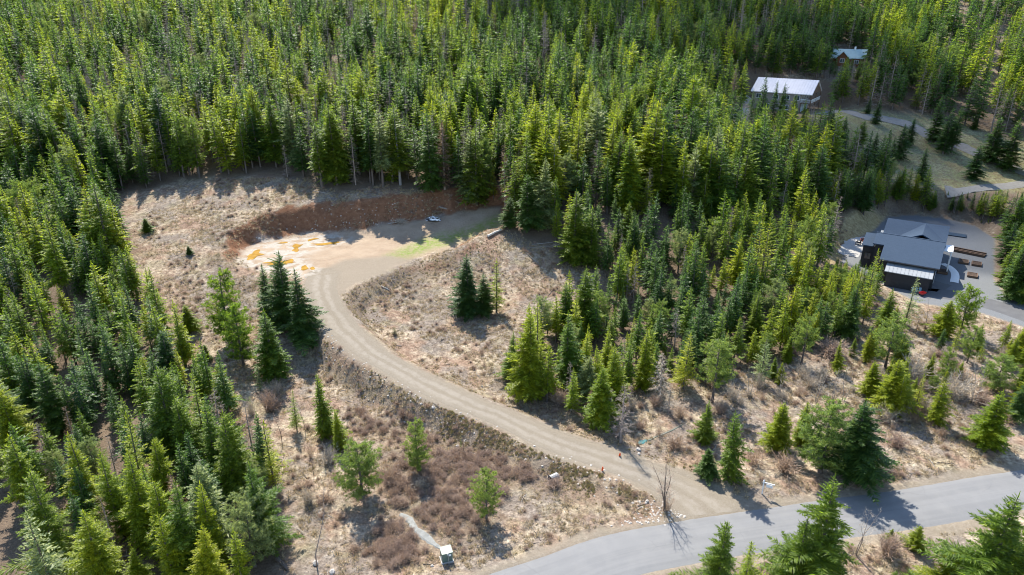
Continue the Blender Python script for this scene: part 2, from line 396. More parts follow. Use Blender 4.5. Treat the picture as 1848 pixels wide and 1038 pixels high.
c = N.mix(N.math('MULTIPLY', zb[2], .8), c, N.ramp(n3, [(.3, (.115, .082, .06)), (.55, (.2, .15, .105)), (.8, (.33, .27, .19))]))
c = N.mix(N.math('MULTIPLY', zb[1], .88), c, N.ramp(n3, [(.3, (.07, .05, .036)), (.6, (.15, .11, .078)), (.85, (.27, .21, .15))]))
c = N.mix(zc[1], c, N.ramp(n2, [(.3, (.22, .16, .075)), (.7, (.46, .37, .19))]))
mudc = N.ramp(n1, [(.3, (.245, .18, .125)), (.6, (.345, .27, .195))])
mudc = N.mix(N.ramp(n2, [(.5, 0.0), (.75, .6)]), mudc, (.31, .225, .155))
c = N.mix(za[2], c, mudc)
mossf = N.math('MULTIPLY', zb[0], N.ramp(n2, [(.34, .15), (.62, 1.0)]))
c = N.mix(mossf, c, N.ramp(n3, [(.3, (.10, .16, .025)), (.7, (.21, .27, .06))]))
soilc = N.ramp(n2, [(.25, (.12, .055, .030)), (.55, (.20, .10, .055)), (.8, (.28, .165, .10))])
c = N.mix(za[0], c, soilc)
grav = N.ramp(n3, [(.25, (.13, .108, .08)), (.5, (.20, .17, .13)), (.8, (.285, .25, .20))])
grav = N.mix(N.ramp(n2, [(.35, .5), (.7, 0.0)]), grav, (.17, .142, .108))
grav = N.mix(zc[2], grav, N.ramp(n3, [(.25, (.095, .10, .105)), (.75, (.18, .185, .19))]))
c = N.mix(za[1], c, grav)
palef = N.math('MULTIPLY', zc[0], N.ramp(N.noise(P, .5, 4, .55), [(.43, 0.0), (.53, 1.0)]))
c = N.mix(palef, c, N.ramp(n2, [(.3, (.30, .262, .215)), (.7, (.41, .38, .33))]))
v = N.n("TexVoronoi", i_Vector=P, i_Scale=9.0).outputs[0]
c = N.mix(N.math('MULTIPLY', N.ramp(v, [(.06, 1.0), (.13, 0.0)]), .55), c, (.55, .5, .44))
bmp = N.math('ADD', N.math('MULTIPLY', n3, .4), N.math('ADD', n2, nf))
bst = N.math('MULTIPLY', N.math('SUBTRACT', 1.0, N.math('MULTIPLY', za[1], .7)), .75)
pr = N.n("BsdfPrincipled", i_Roughness=.95); pr.inputs["Specular IOR Level"].default_value = .1
N.t.links.new(c, pr.inputs["Base Color"])
b = N.n("Bump", i_Distance=.28, i_Height=bmp); N.t.links.new(bst, b.inputs["Strength"]); N.t.links.new(b.outputs[0], pr.inputs["Normal"])
M['ground'] = N.done(pr.outputs[0]); gme.materials.append(M['ground'])
tag(link("ground", gme), "dry grass hillside ground with bare soil and forest litter", kind="structure")

# ------------------------------------------------------------------ roads
def ribbon(name, L, Rr, ZL, ZR, cols, mat, ragged=0., kind="structure", label=None, crown=0.):
    n = len(L); t = np.linspace(0, 1, cols); j = np.zeros((n, cols))
    j[:, 0] = -(vnoise(np.arange(n)*.9, np.zeros(n), 3)-.3)*ragged; j[:, -1] = (vnoise(np.arange(n)*.9, np.zeros(n), 9)-.3)*ragged
    tt = t[None, :]+j
    V = np.zeros((n, cols, 3)); V[..., 0] = L[:, None, 0]*(1-tt)+Rr[:, None, 0]*tt; V[..., 1] = L[:, None, 1]*(1-tt)+Rr[:, None, 1]*tt
    V[..., 2] = ZL[:, None]*(1-tt)+ZR[:, None]*tt+crown*(1-(2*t[None, :]-1)**2)
    V[:, 0, 2] -= .10; V[:, -1, 2] -= .10
    I = np.arange(n*cols).reshape(n, cols); q = np.stack([I[:-1, :-1], I[:-1, 1:], I[1:, 1:], I[1:, :-1]], -1).reshape(-1, 4)
    nrm = np.cross(V[0, 1]-V[0, 0], V[1, 0]-V[0, 0])
    if nrm[2] < 0: q = q[:, ::-1]
    me = mesh_np(name, V.reshape(-1, 3), [q], [mat], smooth_sh=True)
    uv = me.uv_layers.new(name="UVMap"); li = np.zeros(len(me.loops), np.int32); me.loops.foreach_get("vertex_index", li)
    s = np.concatenate([[0], np.cumsum(np.hypot(*np.diff((L+Rr)/2, axis=0).T))]); U = np.stack([np.tile(t, n), np.repeat(s, cols)], 1)
    uv.data.foreach_set("uv", U[li].ravel().astype(np.float32))
    return tag(link(name, me), label, kind=kind)
N = NT("gravel_drive"); P = N.pos(); uv = N.n("TexCoord").outputs["UV"]; sp = N.n("SeparateXYZ", i_0=uv)
n2 = N.noise(P, 1.1, 5, .6); n3 = N.noise(P, 9, 4, .75); n5 = N.noise(P, 28, 2, .6)
g = N.ramp(n3, [(.25, (.125, .104, .076)), (.5, (.185, .157, .12)), (.8, (.26, .226, .18))])
wob = N.math('ADD', sp.outputs[0], N.math('MULTIPLY', N.math('SUBTRACT', N.noise(P, .35, 4, .6), .5), .30))
trk = N.ramp(wob, [(0, .15), (.22, .35), (.30, 1.0), (.40, 1.0), (.47, .1), (.55, .1), (.62, .95), (.72, .95), (.80, .2), (1.0, .1)])
g = N.mix(N.math('MULTIPLY', N.math('MULTIPLY', trk, N.ramp(n2, [(.35, .35), (.6, 1.0)])), .9), g, N.mix(n3, (.215, .186, .15), (.285, .255, .21)))
g = N.mix(N.ramp(n2, [(.5, 0.0), (.75, .45)]), g, (.21, .182, .14))
v = N.n("TexVoronoi", i_Vector=P, i_Scale=7.0).outputs[0]
g = N.mix(N.math('MULTIPLY', N.ramp(v, [(.05, 1.0), (.12, 0.0)]), .5), g, (.6, .56, .5))
M['gravel'] = N.done(N.princ(g, .95, .1, N.math('ADD', n3, N.math('MULTIPLY', n5, .5)), .5, .06))
ribbon("gravel_drive", DL, DR, DZ, DZ, 13, M['gravel'], .07, label="winding pale gravel drive climbing to the cleared pad")
N = NT("asphalt"); P = N.pos(); uv = N.n("TexCoord").outputs["UV"]; sp = N.n("SeparateXYZ", i_0=uv)
n3 = N.noise(P, 22, 3, .7); n2 = N.noise(P, .5, 4, .6)
mp = N.n("Mapping", i_0=uv); mp.inputs["Scale"].default_value = (9, .03, 1); st = N.noise(mp.outputs[0], 1.0, 3, .6)
g = N.ramp(n3, [(.3, (.14, .141, .143)), (.7, (.19, .189, .187))])
g = N.mix(N.ramp(st, [(.42, .35), (.6, 0.0)]), g, (.12, .121, .123)); g = N.mix(N.ramp(n2, [(.45, 0.0), (.7, .3)]), g, (.21, .207, .20))
ce = N.math('ABSOLUTE', N.math('SUBTRACT', N.math('ADD', sp.outputs[0], N.math('MULTIPLY', n2, .006)), .51))
g = N.mix(N.ramp(ce, [(.0025, .3), (.006, 0.0)]), g, (.12, .12, .12))
cr = N.n('TexVoronoi', i_Vector=N.n('VectorMath', operation='ADD', i_0=P, i_1=N.n('TexNoise', i_Vector=P, i_Scale=.7, i_Detail=4.0).outputs[1]).outputs[0], i_Scale=.3, feature='DISTANCE_TO_EDGE').outputs[0]
g = N.mix(N.math('MULTIPLY', N.ramp(cr, [(.006, 1.0), (.014, 0.0)]), N.ramp(N.noise(P, .15, 2, .5), [(.5, 0.0), (.6, .3)])), g, (.09, .09, .09))
g = N.mix(N.ramp(N.math('ABSOLUTE', N.math('SUBTRACT', sp.outputs[0], .5)), [(.44, 0.0), (.5, .55)]), g, N.mix(N.noise(P, 2.5, 4, .7), (.17, .165, .155), (.29, .265, .23)))
M['asphalt'] = N.done(N.princ(g, .85, .25, n3, .25, .01))
_z = np.full(len(RUS), ROAD_Z)
ribbon("paved_road", RUS, offset(RUS, -_w), _z, _z, 9, M['asphalt'], .03, label="plain grey paved road along the foreground", crown=.05)
# neighbour's tarmac drive, yard paths, far gravel lanes
def path_px(name, pts, w, mat, label, lift=.05, z=None):
    c = np.array([at(*p, z) if z is not None else ground(*p)[:2] for p in pts]); c = catmull(c, 8)
    L = offset(c, w/2); Rr = offset(c, -w/2)
    def zz(q): return np.maximum(np.maximum(gz(q[:, 0], q[:, 1]), gz(q[:, 0]+.3, q[:, 1])), gz(q[:, 0], q[:, 1]+.3))+lift
    zL = zz(L); zR = zz(Rr); zc_ = zz(c); dzc = np.maximum(zc_-(zL+zR)/2, 0); zL = zL+dzc; zR = zR+dzc
    if z is not None: zL = zR = np.full(len(c), z+lift)
    return ribbon(name, L, Rr, zL, zR, 5, mat, .04, label=label)
M['gravel_pale'] = mat_simple('pale_gravel_lane', (.24, .23, .21), (.18, .17, .155), 1.5, .95, .1)
N = NT('dark_tarmac'); P = N.pos(); n3 = N.noise(P, 14, 3, .7); n2 = N.noise(P, .6, 4, .6)
M['tarmac'] = N.done(N.princ(N.mix(n2, N.ramp(n3, [(.3, (.05, .05, .055)), (.7, (.085, .085, .09))]), (.12, .12, .12)), .85, .25, n3, .2, .01))
path_px("tarmac_drive", [(1690,508),(1668,524),(1700,530),(1745,538),(1800,553),(1850,570),(1960,610)], 8.0, M['tarmac'], "dark tarmac drive curving past the dark house", .03, YARD_Z)
path_px("gravel_lane", [(1480,207),(1515,200),(1550,208),(1600,216),(1640,226),(1690,250),(1730,262),(1765,278),(1800,292),(1850,312),(1920,338)], 4.2, M['gravel_pale'], "pale gravel lane winding past the white-roofed house", .08)
path_px("lawn_lane", [(1706,347),(1724,346),(1745,343),(1790,338),(1850,331),(1930,324)], 3.2, M['gravel_pale'], "pale lane crossing the lower lawn", .07)
path_px("sandy_track", [(1332,240),(1336,215),(1338,195),(1350,180)], 5.5, mat_simple('sandy_gravel', (.58, .52, .44), (.45, .39, .32), 1.2, .95, .1), "pale sandy track left of the white-roofed house", .2)
# ------------------------------------------------------------------ plants: shapes
def diamonds(B, D, S, Ln, W, mid=.42):
    """leaf-shaped faces: base, direction, side vector, length, width"""
    n = len(B); V = np.empty((n, 4, 3)); Ln = Ln[:, None]; W = W[:, None]
    V[:, 0] = B; V[:, 2] = B+D*Ln; m = B+D*Ln*mid; V[:, 1] = m+S*W/2; V[:, 3] = m-S*W/2
    return V.reshape(-1, 3), np.arange(4*n).reshape(n, 4)
def unit(a): return a/np.maximum(np.linalg.norm(a, axis=-1, keepdims=True), 1e-9)
def trunk_arrays(r0, h, seed, k=7, lean=.0, n=7, tip=.012):
    g = np.random.default_rng(seed); V = []; 
    off = np.cumsum(g.normal(0, .03, (n, 2)), 0)*.5
    for i in range(n):
        t = i/(n-1); rr = r0*(1-t)**.8*(1.25 if i == 0 else 1)+tip; a = np.arange(k)*2*math.pi/k
        V.append(np.stack([np.cos(a)*rr+off[i, 0]+lean*t*h, np.sin(a)*rr+off[i, 1], np.full(k, t*h-(.3 if i == 0 else 0))], 1))
    V = np.concatenate(V); q = [(i*k+j, i*k+(j+1) % k, (i+1)*k+(j+1) % k, (i+1)*k+j) for i in range(n-1) for j in range(k)]
    return V, np.array(q), off
def fir_arrays(seed, cb=.05, lop=.22, uneven=.5, Rf=.19, dz=.27, nb=7, step=.072, sparse=0., up=.12, ragged=.25, shape=.85, wmul=.66):
    g = np.random.default_rng(seed); H = 10.; Vs = []; Qs = []; n0 = 0; z = cb*H; az0 = 0; azl = g.uniform(0, 6.28); so = int(g.integers(1, 9999))
    while z < H*.955:
        t = (z/H-cb)/(.965-cb); t = min(t, 1); Rm = Rf*H*((1-t)**shape)*min(1, .62+t*3.2)+.05
        k = max(3, int(round(nb*(1-.45*t)*(1-sparse))))
        for b in range(k):
            az = az0+b*2*math.pi/k+g.normal(0, .3); L = Rm*(1+g.normal(0, ragged)*.6)*g.uniform(.72, 1.12)*(1+lop*math.cos(az-azl))*(1-uneven/2+uneven*float(vnoise(z*1.1, (az % 6.283)*1.2, so)))
            if L < .06: continue
            d = np.array([math.cos(az), math.sin(az), 0]); sd = np.array([-d[1], d[0], 0])
            a = up+.75*t**1.5+g.normal(0, .08); c = .30*(1-t)+.06+g.normal(0, .05)    # rise, then droop
            ns = max(3, int(L/step)); s = np.linspace(.10, 1, ns)+g.normal(0, .02, ns)
            C = d*(s*L)[:, None]; C[:, 2] += (a*s-c*s*s)*L*.9+z+g.normal(0, .05)
            tg = np.tile(d, (ns, 1)); tg[:, 2] = (a-2*c*s)*.9; tg = unit(tg)
            for sgn in (-1, 1):
                ang = g.uniform(.65, 1.15, ns); D = tg*np.cos(ang)[:, None]+sd*sgn*np.sin(ang)[:, None]; D[:, 2] += g.normal(-.05, .22, ns); D = unit(D)
                Ln = (.40*L*(1-s)**.75+min(.14, .35*L))*g.uniform(.65, 1.2, ns)
                S = unit(np.cross(D, np.array([0, 0, 1.])+g.normal(0, .35, (ns, 3))))
                W = np.minimum(.10*wmul+.10*Ln, .17*wmul)*g.uniform(.8, 1.25, ns)
                V, Q = diamonds(C, D, S, Ln, W); Vs.append(V); Qs.append(Q+n0); n0 += len(V)
            # needles along the branch itself and its tip, some hanging
            S = unit(np.cross(tg, g.normal(0, 1, (ns, 3)))); V, Q = diamonds(C, tg, S, np.full(ns, min(.24, .12+.25*L)), np.full(ns, .11*wmul)); Vs.append(V); Qs.append(Q+n0); n0 += len(V)
        z += dz*g.uniform(.75, 1.25)*(1-.35*t); az0 += g.uniform(.3, 1.2)
    # leader
    V, Q = diamonds(np.array([[0, 0, H*.93]]*3), unit(np.array([[.02, 0, 1.], [0, .03, 1], [-.02, -.02, 1]])), unit(g.normal(0, 1, (3, 3))*np.array([1, 1, 0])), np.full(3, .75), np.full(3, .09)); Vs.append(V); Qs.append(Q+n0)
    return np.concatenate(Vs), np.concatenate(Qs)
def pine_arrays(seed, cb=.22, Rf=.21, nb=5, dz=.55):
    """long-needled pine: tufts at the ends of upswept limbs"""
    g = np.random.default_rng(seed); H = 10.; Vs = []; Qs = []; n0 = 0; z = cb*H; lim = []
    while z < H*.97:
        t = (z/H-cb)/(1-cb); Rm = Rf*H*(math.sin(math.pi*(.26+.70*t))**.8)+.12
        for b in range(max(3, int(nb+1-2*t))):
            az = g.uniform(0, 2*math.pi); L = Rm*g.uniform(.6, 1.15); rise = .25+.55*t+g.normal(0, .12)
            lim.append((z, az, L, rise))
            m = max(2, int(L/.20))
            for s in np.linspace(.32, 1, m):
                for _ in range(2 if s < .95 else 3):
                    c = np.array([math.cos(az)*s*L, math.sin(az)*s*L, z+rise*L*s*s])+g.normal(0, .13, 3)*L*.7
                    nn = 16; D = unit(g.normal(0, 1, (nn, 3))+np.array([math.cos(az)*.5, math.sin(az)*.5, .7])); S = unit(np.cross(D, g.normal(0, 1, (nn, 3))))
                    V, Q = diamonds(np.tile(c, (nn, 1)), D, S, g.uniform(.18, .36, nn), np.full(nn, .045), .5); Vs.append(V); Qs.append(Q+n0); n0 += len(V)
        z += dz*g.uniform(.7, 1.2)
    for _ in range(5):
        nn = 12; D = unit(g.normal(0, .6, (nn, 3))+np.array([0, 0, 1.])); S = unit(np.cross(D, g.normal(0, 1, (nn, 3))))
        V, Q = diamonds(np.tile([0, 0, H-.15*_-.1], (nn, 1)), D, S, g.uniform(.2, .34, nn), np.full(nn, .055), .5); Vs.append(V); Qs.append(Q+n0); n0 += len(V)
    return np.concatenate(Vs), np.concatenate(Qs), lim
def dead_arrays(seed, cb=.08, Rf=.125, dz=.24, nb=6, w=.030):
    """bare grey conifer: drooping limbs with fine twigs"""
    g = np.random.default_rng(seed); H = 10.; Vs = []; Qs = []; n0 = 0; z = cb*H
    while z < H*.97:
        t = (z/H-cb)/(1-cb); Rm = Rf*H*(1-t)**.75+.12
        for b in range(max(3, int(nb*(1-.3*t)))):
            az = g.uniform(0, 6.28); L = Rm*g.uniform(.5, 1.2); d = np.array([math.cos(az), math.sin(az), 0]); sd = np.array([-d[1], d[0], 0])
            a = .2+.5*t+g.normal(0, .15); c = .35
            p = np.array([[*(d[:2]*s*L), z+(a*s-c*s*s)*L] for s in (0, .5, 1)])
            D = unit(p[1:]-p[:-1]); S = unit(np.cross(D, g.normal(0, 1, (2, 3)))); V, Q = diamonds(p[:-1], D, S, np.linalg.norm(p[1:]-p[:-1], axis=1)*1.05, np.full(2, w), .3); Vs.append(V); Qs.append(Q+n0); n0 += len(V)
            m = max(3, int(L/.09)); s = g.uniform(.25, 1, m); C = d*(s*L)[:, None]; C[:, 2] += z+(a*s-c*s*s)*L
            D = unit(d*.7+sd*g.choice([-1, 1], m)[:, None]*g.uniform(.4, 1, m)[:, None]+g.normal(0, .3, (m, 3))); S = unit(np.cross(D, g.normal(0, 1, (m, 3))))
            V, Q = diamonds(C, D, S, g.uniform(.15, .42, m), np.full(m, w*.75), .3); Vs.append(V); Qs.append(Q+n0); n0 += len(V)
        z += dz*g.uniform(.7, 1.3)
    return np.concatenate(Vs), np.concatenate(Qs)
def shrub_arrays(seed, n=60, h=1.0, spread=.8, w=.02, forks=5, arch=.3, stiff=1.0):
    """many-stemmed leafless bush"""
    g = np.random.default_rng(seed); Vs = []; Qs = []; n0 = 0
    az = g.uniform(0, 6.28, n); ln = h*g.uniform(.55, 1.1, n); th = np.abs(g.normal(0, spread*.55, n)); b0 = g.normal(0, .10*h, (n, 3))*np.array([1, 1, 0])
    P = b0; D = np.stack([np.cos(az)*np.sin(th), np.sin(az)*np.sin(th), np.cos(th)], 1)
    for k in range(3):
        D2 = unit(D+g.normal(0, .18, (n, 3))+np.array([0, 0, -arch*.35*k])); S = unit(np.cross(D2, g.normal(0, 1, (n, 3))))
        V, Q = diamonds(P, D2, S, ln/3*1.1, np.full(n, w*(1-.22*k)), .25); Vs.append(V); Qs.append(Q+n0); n0 += len(V)
        for _ in range(forks):
            f = g.uniform(0, 1, (n, 1)); C = P+D2*(ln/3)[:, None]*f; T = unit(D2+g.normal(0, .55, (n, 3))); S = unit(np.cross(T, g.normal(0, 1, (n, 3))))
            V, Q = diamonds(C, T, S, ln*g.uniform(.12, .34, n), np.full(n, w*.62), .3); Vs.append(V); Qs.append(Q+n0); n0 += len(V)
        P = P+D2*(ln/3)[:, None]; D = D2
    return np.concatenate(Vs), np.concatenate(Qs)
def sapling_arrays(seed, H=3.0, w=.04, spread=.5, stems=1):
    """bare deciduous sapling: stem, ascending limbs, fine twigs"""
    g = np.random.default_rng(seed); tubes = []; Vs = []; Qs = []; n0 = 0
    for s_ in range(stems):
        a0 = g.uniform(0, 6.28); th = g.uniform(.05, .3) if stems > 1 else .05; p = np.array([math.cos(a0)*.1, math.sin(a0)*.1, 0.])*(stems > 1); d = unit(np.array([math.cos(a0)*th, math.sin(a0)*th, 1.])); pts = [p-np.array([0, 0, .2])]
        h = H*g.uniform(.75, 1)
        for i in range(6):
            p = p+d*h/6; d = unit(d+g.normal(0, .10, 3)+np.array([0, 0, .05])); pts.append(p)
        tubes.append((pts, [w*(1-.15*i) for i in range(7)]))
        for i in range(2, 7):
            for b in range(4):
                az = g.uniform(0, 6.28); L = h*spread*g.uniform(.25, .6)*(1.15-i/7); D = unit(np.array([math.cos(az), math.sin(az), g.uniform(.5, 1.3)])); q = pts[i]-(pts[i]-pts[i-1])*g.uniform(0, 1)
                m = 3; P = np.array([q+D*L*f+np.array([0, 0, .1*L*f*f]) for f in (0, .33, .66, 1)]); DD = unit(P[1:]-P[:-1]); S = unit(np.cross(DD, g.normal(0, 1, (3, 3)))); V, Q = diamonds(P[:-1], DD, S, np.full(3, L*.36), np.array([.5, .38, .28])*w, .3); Vs.append(V); Qs.append(Q+n0); n0 += len(V)
                m = 9; f = g.uniform(.2, 1, m)[:, None]; C = q+D*L*f; T = unit(D+g.normal(0, .5, (m, 3))); S = unit(np.cross(T, g.normal(0, 1, (m, 3)))); V, Q = diamonds(C, T, S, L*g.uniform(.2, .5, m), np.full(m, w*.28), .3); Vs.append(V); Qs.append(Q+n0); n0 += len(V)
    mb = MB()
    for pts, rr in tubes: mb.tube(pts, rr, 5)
    return mb, np.concatenate(Vs), np.concatenate(Qs)

# ------------------------------------------------------------------ plants: prototypes (trunk mesh, crown mesh per colour)
PROTO = {}
def add_proto(kind, trunk, crown_by_mat): PROTO.setdefault(kind, []).append((trunk, crown_by_mat))
def tmesh(name, r0, seed, mat, h=9.7, limbs=None):
    V, Q, off = trunk_arrays(r0, h, seed); polys = [Q]; Vs = [V]; n0 = len(V)
    for (z, az, L, rise) in limbs or []:
        pts = np.array([[math.cos(az)*s*L, math.sin(az)*s*L, z+rise*L*s*s] for s in (0, .45, .85)]); k = 4
        for i in range(3):
            a = np.arange(k)*math.pi/2; rr = [.035, .024, .01][i]; sd = np.array([-math.sin(az), math.cos(az), 0]); Vs.append(pts[i]+rr*(np.cos(a)[:, None]*sd+np.sin(a)[:, None]*np.array([0, 0, 1.])))
        q = [(n0+i*k+j, n0+i*k+(j+1) % k, n0+(i+1)*k+(j+1) % k, n0+(i+1)*k+j) for i in range(2) for j in range(k)]; polys.append(np.array(q)); n0 += 3*k
    return mesh_np(name, np.concatenate(Vs), polys, [mat], smooth_sh=True)
FM = ('fir_bright', 'fir_mid', 'fir_dark')
for i, kw in enumerate([dict(Rf=.235), dict(Rf=.26, ragged=.35, nb=8), dict(Rf=.21, shape=.9), dict(Rf=.27, shape=.95, nb=8, ragged=.3), dict(Rf=.22, shape=.75, ragged=.4), dict(Rf=.20, shape=1.0, lop=.4, uneven=.8), dict(Rf=.24, shape=.8, uneven=.9, cb=.1), dict(Rf=.19, shape=.7, lop=.3, nb=6, dz=.33)]):
    V, Q = fir_arrays(100+i, **kw); add_proto('open', tmesh("trunk", .16, i, M['bark']), {m: mesh_np("crown_open", V, [Q], [M[m]]) for m in FM+('fir_pale',)})
for i in range(3):
    V, Q = fir_arrays(150+i, Rf=[.24, .27, .22][i], dz=.30, nb=8, step=.062, wmul=.50, uneven=1.0, lop=.3, ragged=.45); add_proto('hero', tmesh("trunk", .16, 60+i, M['bark']), {m: mesh_np("crown_open", V, [Q], [M[m]]) for m in FM})
for i, kw in enumerate([dict(Rf=.18, cb=.10, shape=.95), dict(Rf=.16, cb=.18, shape=.85), dict(Rf=.20, cb=.08, ragged=.4, shape=1.0), dict(Rf=.17, cb=.2, shape=.9), dict(Rf=.15, cb=.18, sparse=.15), dict(Rf=.17, cb=.25, lop=.4, uneven=.8), dict(Rf=.19, cb=.1, uneven=.9, ragged=.4), dict(Rf=.14, cb=.25, uneven=.8)]):
    V, Q = fir_arrays(200+i, dz=.26, **kw); Vd, Qd = dead_arrays(260+i, .05, .10, .35, 4, .022)
    tr = tmesh("trunk", .13, 20+i, M['bark_pale'] if i in (1, 3) else M['bark'])
    add_proto('forest', tr, {m: mesh_np("crown_forest", V, [Q], [M[m]]) for m in FM+('fir_pale',)})
for i in range(3):
    V, Q = fir_arrays(300+i, cb=.10, Rf=[.13, .11, .15][i], dz=.36, nb=5, step=.15, sparse=.1, ragged=.45, up=.3)
    add_proto('thin', tmesh("trunk", .09, 30+i, M['bark']), {m: mesh_np("crown_thin", V, [Q], [M[m]]) for m in FM+('fir_pale',)})
for i, kw in enumerate([dict(), dict(cb=.3, Rf=.19), dict(cb=.14, Rf=.25, nb=6), dict(cb=.12, Rf=.17, dz=.45)]):
    V, Q, lim = pine_arrays(400+i, **kw); add_proto('pine', tmesh("trunk", .15, 40+i, M['bark'], 9.6, lim), {m: mesh_np("crown_pine", V, [Q], [M[m]]) for m in ('pine', 'fir_pale', 'fir_mid')})
for i in range(4):
    V, Q = dead_arrays(500+i, Rf=[.125, .10, .14, .11][i]); add_proto('dead', tmesh("trunk", .11, 50+i, M['dead_twig']), {m: mesh_np("branches", V, [Q], [M[m]]) for m in ('dead_twig', 'rust_needles', 'shrub_grey')})
for i in range(2):
    V, Q = fir_arrays(550+i, cb=.1, Rf=.12, dz=.32, nb=6, step=.16, ragged=.4, wmul=.55); Vd, Qd = dead_arrays(560+i)
    add_proto('rust', tmesh("trunk", .11, 55+i, M['dead_twig']), {'rust_needles': mesh_np("branches", np.concatenate([V, Vd]), [np.concatenate([Q, Qd+len(V)])], [M['rust_needles']])})
# far trees: trunk and crown in one mesh, fewer sprays
FAR = []
def far_obj(V, Q, tV, tQ, mat, tm):
    me = mesh_np("far_conifer", np.concatenate([V, tV]), [np.concatenate([Q, tQ+len(V)])], [mat, tm], np.concatenate([np.zeros(len(Q)), np.ones(len(tQ))]))
    FAR.append(bpy.data.objects.new("far_conifer_%02d" % len(FAR), me))
for i, kw in enumerate([dict(Rf=.18, cb=.16, shape=.95), dict(Rf=.16, cb=.2, shape=.9), dict(Rf=.20, cb=.12, ragged=.4, shape=1.0), dict(Rf=.165, cb=.22, shape=1.05), dict(Rf=.17, cb=.2, lop=.4, uneven=.8), dict(Rf=.145, cb=.25, uneven=.9)]):
    V, Q = fir_arrays(600+i, dz=.36, nb=6, step=.15, wmul=1.25, **kw); tV, tQ, _ = trunk_arrays(.12, 9.6, i, 5, n=4)
    for m in FM: far_obj(V, Q, tV, tQ, M[m], M['bark'])
for i in range(2):
    V, Q = dead_arrays(650+i, dz=.34, nb=5, w=.05); tV, tQ, _ = trunk_arrays(.11, 9.6, i, 5, n=4); far_obj(V, Q, tV, tQ, M['dead_twig'], M['dead_twig'])
V, Q, lim = pine_arrays(660, dz=.8); tV, tQ, _ = trunk_arrays(.13, 9.6, 3, 5, n=4); far_obj(V, Q, tV, tQ, M['fir_pale'], M['bark'])   # index 20

COUNT = {}
def plant(kind, x, y, H, mat, name, label, cat="tree", group=None, wide=1.0, var=None, lean=(0, 0)):
    pr = PROTO[kind]; tr, cr = pr[R.randrange(len(pr)) if var is None else var % len(pr)]
    e = empty(name, (x, y, float(gz(x, y))-.05), R.uniform(0, 6.28)); s = H/10.
    e.scale = (s*wide, s*wide, s); e.rotation_euler = (R.gauss(0, .015)+lean[0], R.gauss(0, .015)+lean[1], R.uniform(0, 6.28)); tag(e, label, cat, group)
    link("trunk", tr, e); link("branches" if kind in ('dead', 'rust') else "crown", cr[mat], e)
    COUNT[kind] = COUNT.get(kind, 0)+1
    return e
def top_height(x, y, z, topy):
    v = (519-topy)/F; dz = y*(v*math.cos(PITCH)-math.sin(PITCH))/(math.cos(PITCH)+v*math.sin(PITCH))
    return ZC+dz-z

